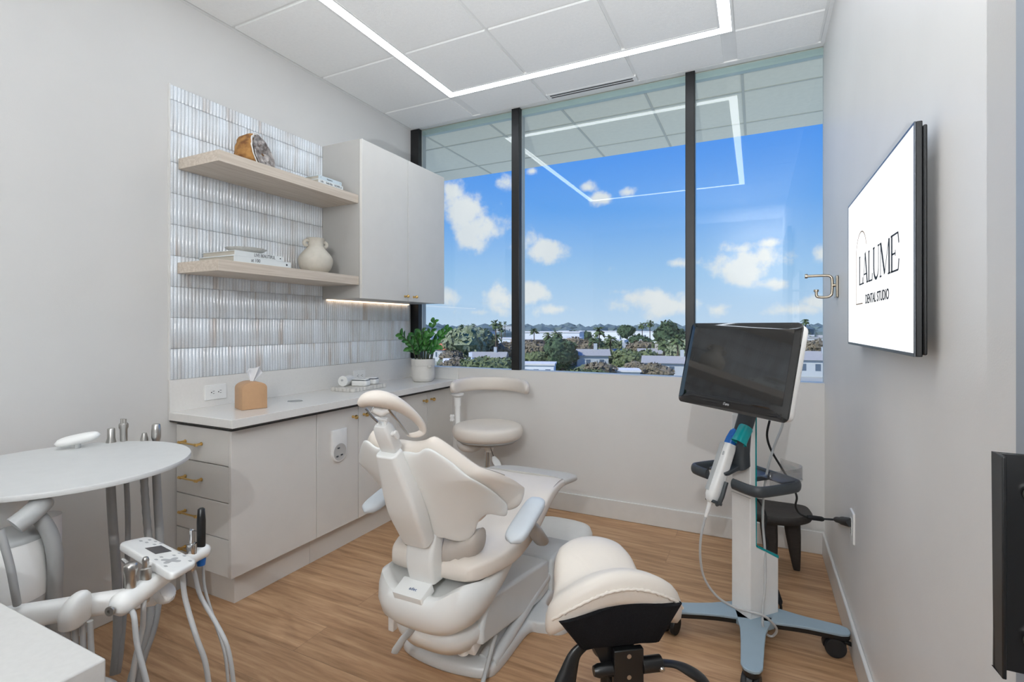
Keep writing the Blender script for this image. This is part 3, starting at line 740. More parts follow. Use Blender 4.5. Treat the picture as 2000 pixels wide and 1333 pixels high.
for dx, dy, h, ln in stems:
    base = V((PX, PY, ZW+.15))+vr*dx*.35+vd*dy*.35
    tip = V((PX, PY, ZW+.15+h))+vr*dx*1.05+vd*dy*1.05
    mid = (base+tip)/2-vr*dx*.15+V((0,0,.02))
    path = [V(p) for p in cr([base, mid, tip], 7)]
    w = MB(); n_ = len(path); w.tube(path, [.0055-.0035*i/(n_-1) for i in range(n_)], 7); st = w.build('stem', M['stem'], pt)
    for i in range(5, n_, 2):
        for sd in ((-1, 1) if i < n_-1 else (0, 1, -1)):
            tg = (path[min(i+1,n_-1)]-path[i-1]).normalized()
            side = tg.cross(V((-.4+rnd.random()*.5, -.9, .25))).normalized()*sd
            dr = (tg*(.7 if sd else 1.4)+side*1.0+V((0,0,.15))+V((rnd.uniform(-.3,.3), rnd.uniform(-.3,.3), rnd.uniform(-.1,.2)))).normalized()
            ll = rnd.uniform(.042,.058)*(1.15 if i < n_-1 else 1)
            wv = dr.cross(V((rnd.uniform(-.4,.4), -1, .6))).normalized(); nn = wv.cross(dr)
            rr = []
            for t, k in ((0,.08),(.15,.55),(.35,.95),(.55,1.),(.75,.8),(.92,.4),(1,.04)):
                c_ = path[i]+dr*ll*t+nn*.006*math.sin(t*PI)
                rr.append([c_-wv*ll*.31*k+nn*.003*k, c_, c_+wv*ll*.31*k+nn*.003*k])
            lf = MB(); lf.loft(rr, closed=False)
            MBL = lf
            pl = lf.build('leaf', M['leaf'], st, solid=.0008)

# ---------------------------------------------------------------- dental chair
CX = -1.07
M['seam'] = mat('seam_thread', (176,168,160), .6)
dc = thing('dental_chair', 'white dental treatment chair with cream vinyl cushions in the middle of the room', 'dental chair', (CX, 1.95, 0))
DS, DN, B0 = (-.43, .903), (.903, .43), (1.50, .48)
def back(t, s, h=0., k=.8):
    q = (k+2.0*max(0., min(1., (.34-s)/.24)))*t*t + h
    return (CX+t, B0[0]+DS[0]*s+DN[0]*q, B0[1]+DS[1]*s+DN[1]*q)
def interp(tab, x):
    if x <= tab[0][0]: return tab[0][1]
    for (a, b), (c, d) in zip(tab, tab[1:]):
        if x <= c:
            u = (x-a)/(c-a); return b+(d-b)*u
    return tab[-1][1]
def smooth_tab(tab): 
    return cr(tab, 6)
def sheet(T, s0, s1, h0, th, fmap, n=26, m=44, warp=None, p=6, endp=4):
    """rounded slab between two edge curves; rows follow s, rings run round the section"""
    rings = []
    for i in range(m+1):
        u = i/m; u = .5-.5*math.cos(PI*u)
        s = s0+(s1-s0)*u
        e = (1-abs(2*u-1)**endp)**(1/endp) if 0 < u < 1 else 0.02
        W = interp(T, s); ring = []
        tt = th(s) if callable(th) else th
        for j in range(2*n):
            a = PI*(j/n)
            x = math.cos(a); x = math.copysign(abs(x)**.8, x)
            prof = (max(0., 1-abs(x)**p))**(1/2.2)*e
            side = 1 if j < n else -1
            if j in (0, n): prof = 0
            t = W*x; ss = warp(t, s) if warp else s
            ring.append(fmap(t, ss, h0+tt/2+side*tt/2*prof))
        rings.append(ring)
    return MB().loft(rings)
def sheet_t(SB, ST, t1, h0, th, fmap, n=26, m=72, p=8, endp=7):
    """rounded slab whose columns run between a lower and an upper edge curve, symmetric in t"""
    rings = []
    for i in range(m+1):
        u = -math.cos(PI*i/m); t = t1*u
        lo, hi = interp(SB, abs(t)), interp(ST, abs(t)); mid, W = (lo+hi)/2, (hi-lo)/2
        e = (1-abs(u)**endp)**(1/3) if 0 < i < m else .02
        ring = []
        for j in range(2*n):
            a = PI*j/n; x = math.cos(a); x = math.copysign(abs(x)**.8, x)
            pr = 0 if j in (0, n) else (max(0., 1-abs(x)**p))**(1/2.2)*e
            s = mid+W*x
            ring.append(fmap(t, s, h0+th/2+(1 if j < n else -1)*th/2*pr))
        rings.append(ring)
    return MB().loft(rings)
ST_ = cr([(0,.452),(.05,.455),(.08,.452),(.10,.459),(.115,.469),(.137,.467),(.163,.443),(.192,.408),(.214,.372),(.236,.338),(.247,.300),(.253,.260),(.257,.205)], 5)
SB_ = cr([(0,.085),(.069,.071),(.101,.049),(.126,.035),(.147,.037),(.166,.058),(.175,.083),(.186,.103),(.207,.110),(.230,.080),(.245,.060),(.252,.072),(.257,.125)], 5)
sheet_t(SB_, ST_, .257, 0, .020, back).build('backrest_shell', M['shellw'], dc, sharp=60)
CT_ = cr([(0,.462),(.05,.460),(.09,.468),(.111,.478),(.132,.476),(.173,.432),(.211,.380),(.250,.330),(.272,.280),(.282,.220),(.287,.150)], 5)
CB_ = cr([(0,.055),(.10,.050),(.17,.07),(.20,.09),(.225,.075),(.25,.052),(.268,.048),(.280,.070),(.287,.11)], 5)
sheet_t(CB_, CT_, .287, .022, .060, back, p=8).build('backrest_cushion', M['vinyl'], dc, sharp=70)
# stitched seam round the cushion edge
pts = []
for i in range(40):
    t = .05+.228*i/39; pts.append(back(t, interp(CT_, t)-.006, .066))
for sg in (1, -1):
    w = MB(); w.tube([(CX+sg*(p[0]-CX), p[1], p[2]) for p in pts], .0016, 6); w.build('seam', M['seam'], dc)
# spine covers
w = MB(); rings = []
for i in range(15):
    u = i/14; s = .085+.385*u
    hw_ = interp([(0,.054),(.3,.064),(.55,.062),(.8,.050),(1,.040)], u); dp = interp([(0,.050),(.4,.060),(.8,.050),(1,.044)], u)
    ring = []
    for x, y in rrect(-hw_, hw_, -dp, .012, .018, 5): ring.append((CX+x, B0[0]+DS[0]*s+DN[0]*y, B0[1]+DS[1]*s+DN[1]*y))
    rings.append(ring)
w.loft(rings); w.build('spine_cover', M['shellw'], dc, bevel=.005, seg=3, sharp=50)
w = MB(); rings = []
for i in range(12):
    u = i/11
    y = 1.468-.022*math.sin(PI*u)+.012*u; z = .395+.185*u; dp = .060
    rings.append([(CX+x, y+q, z) for x, q in rrect(-.055-.004*math.sin(PI*u), .055+.004*math.sin(PI*u), -.014, dp, .018, 5)])
w.loft(rings); w.build('hinge_cover', M['shellw'], dc, bevel=.003, sharp=50)
# seat and leg rest cushions
ZTp = cr([(1.50,.462),(1.60,.468),(1.75,.478),(1.92,.527),(2.08,.566),(2.22,.574),(2.33,.562),(2.48,.535),(2.62,.500)], 6)
WTp = cr([(1.50,.165),(1.55,.20),(1.65,.236),(1.78,.258),(1.92,.264),(2.1,.250),(2.3,.232),(2.45,.232),(2.54,.215),(2.60,.165),(2.625,.10)], 6)
THp = [(1.5,.07),(1.7,.085),(1.92,.085),(2.2,.062),(2.33,.052),(2.62,.040)]
def cushion(y0, y1, m, e0, e1, shape):
    rings = []
    for i in range(m+1):
        u = i/m; y = y0+(y1-y0)*u
        e = min(1., ((u+.02)/e0)**.45 if e0 else 1, ((1.02-u)/e1)**.45 if e1 else 1)
        W, zt_, th = interp(WTp, y), interp(ZTp, y), interp(THp, y)*max(.25, e)
        ring = []
        for j in range(48):
            a = 2*PI*j/48; x = math.copysign(abs(math.cos(a))**.45, math.cos(a)); z = math.copysign(abs(math.sin(a))**.55, math.sin(a))
            zz = zt_-interp(THp, y)/2+z*th/2
            if z > 0: zz += shape(x, y)
            ring.append((CX+x*W, y, zz))
        rings.append(ring)
    return MB().loft(rings)
def sshape(x, y):
    b = math.exp(-((abs(x)-.72)/.25)**2)
    arc = .5+.5*math.tanh((abs(x)-.42-.5*max(0,(y-1.85))/.45)*9)
    return .012*arc*max(0, min(1, (2.28-y)/.2)) - .010*(1-x*x)*max(0, min(1, (y-1.6)/.2))
cushion(1.50, 2.305, 46, .06, .012, sshape).build('seat_cushion', M['vinyl'], dc, sharp=70)
cushion(2.309, 2.625, 22, .02, .22, lambda x, y: 0).build('leg_rest', M['greyp'] if False else mat('leg_rest_vinyl', (203,200,194), .4, var=.03, vscale=9), dc, sharp=70)
for sg in (1, -1):
    sp = [(CX+sg*interp(WTp, y)*.955, y, interp(ZTp, y)-.007) for y in [1.56+.74*i/30 for i in range(31)]]
    w = MB(); w.tube(sp, .0018, 6); w.build('seam', M['seam'], dc)
# gathered lumbar bellows between seat and backrest
w = MB(); rings = []
for i in range(25):
    u = i/24; x = -.17+.34*u
    z0 = .478+.050*(abs(x)/.17)**2; y0 = 1.535+.055*(abs(x)/.17)**2
    r = .040+.0045*math.sin(u*62)
    rings.append([(CX+x, y0+r*math.cos(a), z0+r*1.15*math.sin(a)) for a in [2*PI*k/20 for k in range(20)]])
w.loft(rings); w.build('lumbar_bellows', mat('bellows_vinyl', (186,178,170), .5, var=.05, vscale=20), dc, sharp=70)
# tub that carries the seat
def sup(a, y0, y1, z, n=56, p=.62, zf=None):
    yc, b = (y0+y1)/2, (y1-y0)/2; o = []
    for k in range(n):
        t = 2*PI*k/n; x = math.copysign(abs(math.cos(t))**p, math.cos(t))*a; y = yc+math.copysign(abs(math.sin(t))**p, math.sin(t))*b
        o.append((CX+x, y, z+(zf(x, y) if zf else 0)))
    return o
def lift(y): return .16*max(0., y-1.56)
def lobe(x, y):
    f = max(0., min(1., (1.72-y)/.2))
    return f*(.040*math.exp(-((abs(x)-.165)/.055)**2)-.006) + lift(y)
lf = lambda x, y: lift(y)
w = MB(); w.loft([sup(.09,1.48,1.66,.232,zf=lf), sup(.150,1.425,1.72,.242,zf=lf), sup(.192,1.398,1.77,.272,zf=lf), sup(.213,1.388,1.84,.316,zf=lf), sup(.219,1.392,1.90,.347, zf=lambda x,y: (lobe(x,y)-lift(y))*.5+lift(y)), sup(.214,1.402,1.94,.372, zf=lobe),
                  sup(.196,1.425,1.93,.376, zf=lobe), sup(.176,1.445,1.92,.366, zf=lambda x,y: (lobe(x,y)-lift(y))*.4+lift(y)), sup(.14,1.46,1.90,.358,zf=lf)])
w.build('seat_tub', M['shellw'], dc, sharp=60)
w = MB(); w.T = basis((CX-.012, 1.425, .387), (1,0,0), (0,.93,.36))
w.pad(rrect(-.062,.062,-.038,.036,.006), [(0,-.03),(0,0),(.002,.003),(.02,.003)], lambda x,y,h:(x,y,h)); npn = w.build('name_panel', M['shellw'], dc, sharp=50)
text('adec', 'maker_mark', M['bluemark'], (CX-.005, 1.418, .3885), (1,0,0), (0,.93,.36), .017, npn, .0003)
for sg, yy in ((1,1.50),(-1,1.50)):
    pass
w = MB(); w.loft([sup(.10,1.56,1.9,.125), sup(.155,1.49,1.93,.135), sup(.178,1.462,1.95,.175), sup(.182,1.455,1.95,.205), sup(.165,1.47,1.95,.226), sup(.10,1.52,1.9,.228)])
w.build('lower_housing', M['shellw'], dc, sharp=60)
w = MB(); w.tube([(CX-.035,1.46,.222),(CX-.052,1.425,.200),(CX-.068,1.405,.168),(CX-.074,1.402,.155)], [.011,.012,.013,.010], 10, sx=1.3, sy=.5); w.build('release_lever', M['greyp'], dc)
w = MB(); w.box(CX-.185,CX-.160,1.50,1.53,.15,.235); w.build('side_stop', M['white'], dc, bevel=.004)
# lift arm covers
def yz_prism(pts, x0, x1, name, m, bev=.006):
    w = MB(); w.loft([[(x0, y, z) for y, z in pts], [(x1, y, z) for y, z in pts]]); return w.build(name, m, dc, bevel=bev, seg=3, smooth=True, sharp=50)
yz_prism([(1.575,.150),(1.572,.205),(1.600,.262),(1.66,.297),(2.215,.196),(2.215,.050),(2.10,.048)], -1.20, -.885, 'lift_arm_cover', M['coverw'], .014)
yz_prism([(2.222,.03),(2.222,.193),(2.30,.192),(2.52,.165),(2.62,.10),(2.62,.03)], -1.235, -.872, 'base_tower_cover', M['coverw'], .018)
w = MB(); w.loft([sup(.19,2.56,2.96,.002), sup(.205,2.545,2.975,.02), sup(.206,2.545,2.975,.07), sup(.195,2.556,2.965,.098), sup(.165,2.585,2.935,.112), sup(.08,2.66,2.86,.117)])
fb = w.build('floor_box_cover', M['white'], dc, sharp=60)
# floor base casting
bo_ = cr([(-1.295,1.65),(-1.24,1.605),(-1.10,1.585),(-.98,1.595),(-.895,1.622),(-.872,1.70),(-.866,1.93),(-.82,1.965),(-.745,1.985),(-.715,2.04),(-.745,2.10),(-.86,2.13),(-.872,2.3),(-.90,2.55),(-1.24,2.55),(-1.27,2.3),(-1.28,2.0),(-1.305,1.75)], 5, closed=True)
w = MB(); w.pad(bo_, [(.004,.0),(0,.006),(.001,.024),(.006,.036),(.016,.042),(.05,.045)], lambda x,y,h:(x,y,h)); w.build('floor_base', M['castw'], dc, sharp=60)
for xx, rr_ in ((-.897,.021),(-.935,.024)):
    w = MB(); w.tube(cr([(xx,1.665,.030),(xx,1.85,.060),(xx-.003,2.05,.092),(xx-.005,2.24,.11)], 5), rr_, 12, sx=1.2); w.build('base_rail', M['castw'], dc)
w = MB(); w.T = basis((-.945,1.585,.165), (1,0,0), (0,.9,.3)); w.box(-.045,.03,-.03,.05,-.052,.018); cg = w.build('cable_guide', M['white'], dc, bevel=.007, seg=3)
w = MB(); w.lathe([(.022,-.01),(.022,.012),(.012,.018)], (-.965,1.572,.118), 20); w.build('cable_nozzle', M['white'], cg)
w = MB(); w.tube(cr([(-.90,1.70,.12),(-.895,1.66,.09),(-.885,1.60,.052),(-.87,1.52,.02),(-.85,1.40,.009),(-.82,1.2,.0085)], 6), .0085, 10, sx=1.0); w.build('supply_cable', M['hosel'], dc)
# arm rests
for sg in (1, -1):
    ax = CX+sg*.322
    w = MB(); rings = []
    P0, P1 = V((ax, 1.525, .570)), V((ax-sg*.006, 1.785, .640))
    tg = (P1-P0).normalized(); up = V((0,0,1)); up = (up-tg*up.dot(tg)).normalized(); sd = V((1,0,0))
    for i in range(15):
        u = i/14; e = (1-abs(2*u-1)**5)**(1/2.6) if 0 < u < 1 else .08
        c_ = P0+(P1-P0)*u
        rings.append([c_+sd*.040*max(e,.1)*math.copysign(abs(math.cos(a))**.7, math.cos(a))+up*.021*max(e,.2)*math.copysign(abs(math.sin(a))**.7, math.sin(a)) for a in [2*PI*k/24 for k in range(24)]])
    w.loft(rings); ar = w.build('armrest', M['armpad'], dc, sharp=70)
    w = MB(); w.tube([(ax-sg*.004,1.665,.592),(ax-sg*.012,1.76,.520),(ax-sg*.03,1.86,.445),(ax-sg*.045,1.90,.425)], [.024,.028,.028,.026], 16, sx=.8, sy=1.15); w.build('armrest_post', M['greyp'], ar)
# headrest
nb_, ntp = V((CX,1.306,.889)), V((CX,1.243,1.006)); ax_ = (ntp-nb_).normalized(); nn = V((0,-ax_.z,ax_.y))
w = MB(); w.T = basis(nb_, (1,0,0), ax_)
rings = []
for u, hw_, dp in ((.01,.026,.016),(.02,.031,.021),(.075,.031,.022),(.105,.028,.020),(.118,.022,.015)):
    rings.append([(x, u, y) for x, y in rrect(-hw_, hw_, -dp, dp, .008, 4)])
w.loft(rings); hb = w.build('headrest_bracket', M['white'], dc, bevel=.002, sharp=45)
w = MB(); w.T = basis(nb_, (1,0,0), ax_); w.box(-.019,.019,-.05,.02,-.007,.007); w.build('neck_bar', M['steel'], hb, bevel=.002)
w = MB(); w.T = basis(nb_+ax_*.083, (1,0,0), ax_); w.tube([(.026,0,.0),(.044,.002,.004)], .008, 10); w.pad(rrect(-.009,.009,-.016,.016,.008), [(.002,.0),(0,.002),(0,.006),(.002,.008),(.007,.008)], lambda x,y,h:(.044+h, y, x+.004)); w.build('adjust_knob', M['white'], hb)
w = MB()
for sx_ in (-.015, .015): w.tube([nb_+ax_*.115+V((sx_,0,0)), nb_+ax_*.138+V((sx_,.008,0))], .006, 8)
w.tube([nb_+ax_*.136+V((-.026,.008,0)), nb_+ax_*.136+V((.026,.008,0))], .007, 10); w.build('pivot_yoke', M['white'], hb)
lp = [(-1.087, 1.177, 1.065),(-1.07, 1.181, 1.08),(-1.046, 1.197, 1.083),(-1.024, 1.225, 1.074),(-1.006, 1.262, 1.053),(-0.993, 1.307, 1.019),(-0.987, 1.343, 0.984),(-0.99, 1.358, 0.96),(-0.998, 1.349, 0.95),(-1.011, 1.331, 0.948),(-1.021, 1.315, 0.952)]
lr = [.016,.026,.031,.030,.024,.018,.014,.012,.010,.008,.004]
lpp = cr([(*p, r) for p, r in zip(lp, lr)], 5)
hd = MB(); hd.tube([p[:3] for p in lpp], [p[3] for p in lpp], 18, sx=.82, sy=1.1); hp = hd.build('headrest_cushion', M['vinyl'], dc, sharp=70)
w = MB(); w.tube([(-1.032, 1.232, 1.046),(-1.019, 1.266, 1.003),(-1.014, 1.308, 0.956)], [.007,.007,.005], 8, sx=.6, sy=1.5); w.build('headrest_strut', M['steel'], hb)
w = MB(); w.tube([(-1.083, 1.191, 1.051),(-1.068, 1.204, 1.024),(-1.056, 1.215, 1.007)], [.006,.006,.006], 8, sx=.6, sy=1.5); w.build('headrest_strut', M['steel'], hb)
w = MB(); w.tube([(-1.067, 1.204, 1.049),(-1.049, 1.224, 1.036),(-1.031, 1.238, 1.043)], [.012,.016,.010], 10); w.build('headrest_socket', M['white'], hb)

# ---------------------------------------------------------------- assistant stool by the window
SX, SY = -1.665, 3.03
st = thing('assistant_stool', 'round cream vinyl stool with curved backrest pad against the window wall', 'stool', (SX, SY, 0))
w = MB(); w.lathe(cr([(.02,.536),(.20,.537),(.228,.546),(.240,.566),(.241,.592),(.232,.615),(.205,.628),(.15,.633),(.05,.634),(.002,.634)], 3), (SX, SY, 0), 56); w.build('seat', M['vinyl'], st, sharp=70)
w = MB(); w.lathe([(.19,.512),(.215,.53),(.215,.537),(.05,.537)], (SX, SY, 0), 48); w.build('seat_pan', M['greyp'], st)
w = MB(); w.lathe([(.026,.44),(.034,.47),(.075,.505),(.08,.515)], (SX+.01, SY, 0), 28); w.build('mechanism', M['white'], st)
w = MB(); w.lathe([(.055,.43),(.085,.455),(.095,.49),(.095,.513)], (SX-.13, SY-.02, 0), 28); w.build('arm_housing', M['white'], st, sub=1)
w = MB(); w.lathe([(.028,.10),(.028,.30)], (SX, SY, 0), 24); w.lathe([(.019,.30),(.019,.47)], (SX, SY, 0), 24); w.build('gas_column', M['chrome'], st)
lv = MB(); lv.tube([(SX+.04,SY-.04,.49),(SX+.10,SY-.10,.435)], .004, 8); lo_ = lv.build('height_lever', M['chrome'], st)
w = MB(); rings = []
for i in range(9):
    u = i/8; c_ = V((SX+.10+.075*u, SY-.10-.05*u, .437-.062*u)); r = .006+.022*math.sin(PI*min(1, .1+u*.86))
    rings.append([c_+V((.5,.85,0))*r*math.cos(a)+V((-.3,.2,-.9))*.4*r*math.sin(a) for a in [2*PI*k/14 for k in range(14)]])
w.loft(rings); w.build('paddle', M['white'], lo_)
w = MB(); rings = []
for i in range(31):
    u = i/30; a = math.radians(205-190*u); R = .262
    e = (1-abs(2*u-1)**7)**(1/2.3) if 0 < u < 1 else .06
    c_ = V((SX+R*math.cos(a)*1.0, SY+.02+R*.92*math.sin(a), .868+.012*math.sin(PI*u))); nr = V((math.cos(a), math.sin(a), 0))
    rings.append([c_+nr*.030*max(e,.15)*math.copysign(abs(math.cos(b))**.75, math.cos(b))+V((0,0,1))*.049*max(e,.2)*math.copysign(abs(math.sin(b))**.75, math.sin(b)) for b in [2*PI*k/22 for k in range(22)]])
w.loft(rings); w.build('backrest', M['vinyl'], st, sharp=70)
px_, py_ = SX-.243, SY+.0
w = MB(); w.tube([(px_,py_,.52),(px_,py_,.74)], .019, 18); w.tube([(px_,py_,.735),(px_,py_,.80)], .0235, 18); w.lathe([(.018,.80),(.042,.812),(.045,.823)], (px_, py_, 0), 24); w.tube([(px_,py_,.525),(SX-.12,SY-.01,.50)], .018, 12); w.build('back_post', M['white'], st)
w = MB(); w.pad([(.030*math.cos(2*PI*k/12)*(1 if k % 3 else .6), .030*math.sin(2*PI*k/12)*(1 if k % 3 else .6)) for k in range(12)], [(.003,0),(0,.004),(0,.016),(.003,.02),(.01,.02)], lambda x,y,h: (px_-.02+x*.6, py_-.03-h, .655+y)); w.build('clamp_knob', M['white'], st)
def star_base(root, x, y, r, zt, n=5, a0=.3, m='chrome', wheel=.028):
    w = MB(); w.lathe([(.045,zt-.03),(.045,zt+.01),(.03,zt+.03)], (x, y, 0), 24); w.build('hub', M[m], root)
    for k in range(n):
        a = a0+2*PI*k/n; d = V((math.cos(a), math.sin(a), 0))
        w = MB(); w.tube([V((x,y,zt))+d*.03, V((x,y,zt-.005))+d*r*.6, V((x,y,zt-.02))+d*r], [.02,.017,.013], 10); l = w.build('leg', M[m], root)
        e = V((x,y,0))+d*r
        w = MB()
        q = V((-d.y, d.x, 0))
        for s in (-.013, .013):
            c_ = e+q*s+V((0,0,wheel+.0005)); w.T = basis(c_, d, (0,0,1)); w.lathe([(wheel-.004,-.009),(wheel,-.006),(wheel,.006),(wheel-.004,.009)], (0,0,0), 20)
        w.T = None; w.tube([e+V((0,0,wheel)), e+V((0,0,zt-.022))], .007, 8); w.tube([e+q*-.014+V((0,0,wheel)), e+q*.014+V((0,0,wheel))], .006, 8); w.build('caster', M['blackp'], l)
star_base(st, SX, SY, .235, .10, a0=.62)

# ---------------------------------------------------------------- saddle stool in the foreground
sdl = thing('saddle_stool', 'cream saddle stool with black fabric underside and black levers', 'stool', (-.43, 1.53, 0))
FW, LT = V((-.576,.817,0)), V((.817,.576,0)); R0 = V((-.341,1.40,0))     # rear rim centre
def sad(a, f, h):
    z = .618-2.15*a*a - .075*math.exp(-((f-.155)/.085)**2) - .035*max(0., min(1., (f-.22)/.12)) + .0
    z -= .02*max(0., f-.2)
    tip = max(0., abs(a)-.15)
    p = R0+LT*(a*(1-.6*tip))+FW*f
    return (p.x, p.y, z+h)
outl = cr([(-.205,.03),(-.14,-.012),(0,-.022),(.14,-.012),(.205,.03),(.208,.085),(.178,.14),(.145,.20),(.130,.26),(.105,.31),(.05,.335),(0,.34),(-.05,.335),(-.105,.31),(-.130,.26),(-.145,.20),(-.178,.14),(-.208,.085)], 6, closed=True)
rings = []
cc_ = (0,.13)
def sring(ins, h):
    o = []
    for x, y in outl:
        d = math.hypot(x-cc_[0], y-cc_[1]); k = max(0, 1-ins/d); o.append(sad(cc_[0]+(x-cc_[0])*k, cc_[1]+(y-cc_[1])*k, h))
    return o
w = MB(); w.loft([sring(.07,-.098), sring(.034,-.102), sring(.014,-.094), sring(.003,-.072), sring(0,-.048), sring(.004,-.024), sring(.014,-.008), sring(.028,-.001), sring(.045,0), sring(.07,0), sring(.10,0), sring(.13,0), sring(.16,0), sring(.19,0)])
w.build('saddle_seat', M['vinylc'], sdl, sharp=75)
# piped, gathered seam along the rear lip
pp = []
for k in range(60):
    a = -.20+.40*k/59; y = -.0225+.052*(abs(a)/.205)**4.2
    p = V(sad(a, y, -.040)); pp.append(p-FW*.002)
w = MB(); rings = []
n_ = len(pp); w.tube([p+V((0,0,.0016*math.sin(k*2.1))) for k, p in enumerate(pp)], [.0042+.0012*math.sin(k*2.9) for k in range(n_)], 8); w.build('stitched_seam', M['vinylc'], sdl, sharp=80)
# black fabric pan
def pan(a, f, z): p = R0+LT*a+FW*f; return (p.x, p.y, z)
tops = [(-.180,.004),(-.125,-.026),(.0,-.012),(.125,-.026),(.182,.004),(.15,.13),(.09,.24),(0,.26),(-.09,.24),(-.15,.13)]
bots = [(-.112,.02),(-.07,.015),(.0,.014),(.07,.015),(.125,.02),(.12,.12),(.08,.20),(0,.22),(-.08,.20),(-.11,.12)]
tz = [.528-(1.2 if a < 0 else .5)*a*a-.03*(f > .1) for a, f in tops]
t1 = cr([(a, f, z) for (a, f), z in zip(tops, tz)], 5, True); b1_ = cr([(a, f, .398) for a, f in bots], 5, True)
w = MB(); w.loft([[pan(a*.9, f+.01, z+.004) for a, f, z in t1], [pan(*p) for p in t1], [pan(p[0]*.6+q[0]*.4, p[1]*.6+q[1]*.4, p[2]*.6+q[2]*.4) for p, q in zip(t1, b1_)], [pan(*p) for p in b1_], [pan(p[0]*.9, p[1]*.9+.012, .391) for p in b1_]])
w.build('fabric_underside', M['blackfab'], sdl, sharp=60)
Tb = basis(R0+FW*.055+V((0,0,-.072)), LT, (0,0,1))   # x lateral, y up, z = towards the viewer
w = MB(); w.T = Tb; w.box(-.020,.068,.235,.462,.030,.052); br_ = w.build('rear_bracket', M['blackp'], sdl, bevel=.003)
for yy in (.444, .385):
    w = MB(); w.T = Tb; w.lathe([(.0065,.0515),(.0065,.0526),(.003,.0528)], (.024, yy, 0), 16); w.build('bolt', M['steel'], br_)
w = MB(); w.T = Tb; w.loft([[(-.072,.462,z_),(.052,.462,z_),(.052,.33,z_),(-.008,.33,z_)] for z_ in (-.07,.022)]); w.build('side_bracket', M['blackp'], sdl, bevel=.003)
w = MB(); w.T = Tb; w.tube([(-.075,.402,.035),(-.062,.402,.035),(-.02,.402,.035)], [.013,.018,.018], 18); w.build('pivot_pin', M['blackp'], sdl)
w = MB(); w.T = Tb; w.tube([(.065,.408,.04),(.125,.408,.04)], .022, 18); pv_ = w.build('lever_socket', M['blackp'], sdl, bevel=.002)
w = MB(); w.T = Tb; w.lathe([(.0075,.0),(.0075,.004),(.004,.007)], (.118,.404,.060), 16); w.build('rivet', M['steel'], pv_)
def paddle(pts, rs, m, name, T, flat=.42, up=(0,1,0)):
    w = MB(); w.T = T
    q = cr([(*p, r) for p, r in zip(pts, rs)], 5); w.tube([p[:3] for p in q], [p[3] for p in q], 16, sx=flat, sy=1., up=up); return w.build(name, m, sdl, sharp=70)
paddle([(.122,.408,.04),(.165,.402,.045),(.205,.385,.055),(.245,.358,.062),(.272,.325,.065)], [.016,.017,.026,.028,.008], M['blackp'], 'tilt_lever', Tb)
ll_ = paddle([(-.085,.475,.02),(-.125,.45,.025),(-.147,.405,.032),(-.165,.355,.04),(-.175,.30,.045)], [.014,.018,.026,.034,.024], M['blackp'], 'height_lever', Tb, .5, (0,0,1))
# seat pictogram on the lever
w = MB(); w.T = Tb @ basis((-.161,.353,.0592), (.94,.34,0), (-.34,.94,0))
def bar(w, a, b, t=.0022): 
    a, b = V((*a,0)), V((*b,0)); d = (b-a).normalized(); n = V((-d.y,d.x,0))*t/2
    w.add([a+n, a-n, b-n, b+n], [(0,1,2,3)])
for a, b in (((-.014,.008),(.010,.008)),((-.002,.008),(-.002,-.014)),((-.012,-.014),(.008,-.014)),((.010,.008),(.016,.026)),((-.016,-.006),(-.014,.006)),((-.006,.012),(.004,.012))): bar(w, a, b)
w.add([(.012,-.004,0),(.019,-.009,0),(.012,-.018,0),(.006,-.009,0)], [(0,1,2,3)])
w.build('pictogram', M['wmark'], ll_, smooth=False, solid=.0006)
sc0 = R0+FW*.10
w = MB(); w.lathe([(.026,.10),(.026,.30)], (sc0.x, sc0.y, 0), 24); w.lathe([(.016,.30),(.016,.36)], (sc0.x, sc0.y, 0), 24); w.lathe([(.05,.33),(.06,.35),(.06,.392)], (sc0.x, sc0.y, 0), 24); w.build('gas_column', M['blackp'], sdl)
star_base(sdl, sc0.x, sc0.y, .24, .10, a0=.5, m='blackp')

# ---------------------------------------------------------------- scanner cart
A_, B_ = V((.73,-.684,0)), V((.684,.73,0))          # cart right / cart back
O_ = V((-.060,2.302,0))                              # front middle of the column
ct = thing('scanner_cart', 'white wheeled scanner cart with tilted black touch monitor by the window', 'medical cart', (-.012,2.353,0))
Tc = Matrix.Translation(O_) @ basis((0,0,0), A_, B_)  # x right, y back, z up
# column: slim upper post and a deeper battery box with a sloping shoulder
w = MB(); w.T = Tc
prof = [(0.,.100),(.155,.100),(.155,.335),(.035,.395),(.030,.60),(.030,.93),(.0,.93)]
w.loft([[(x, y, z) for y, z in prof] for x in (-.050,.050)])
w.build('column', M['white'], ct, bevel=.004, seg=2)
w = MB(); w.T = Tc; w.loft([[(x, y, z) for y, z in ((.1552,.328),(.1552,.342),(.0365,.4015),(.0365,.394))] for x in (-.0495,.0515)]); w.build('teal_shoulder', M['teal'], ct, bevel=.0015)
w = MB(); w.T = Tc; w.box(-.049,.0515,.0301,.0335,.40,1.02); w.build('teal_back_strip', M['teal'], ct, smooth=False)
w = MB(); w.T = Tc; w.box(-.0505,.0505,-.0006,.002,.598,.6005); w.build('column_joint', M['greyp'], ct, smooth=False)
# upper post leaning back to the monitor
w = MB(); w.T = Tc
w.loft([[(x, y, z) for x, y in rrect(-.046,.050,y0,y0+.03,.004,3)] for y0, z in ((.001,.90),(.001,.96),(.022,1.03),(.055,1.10))]); w.build('rear_post', M['white'], ct, sharp=40)
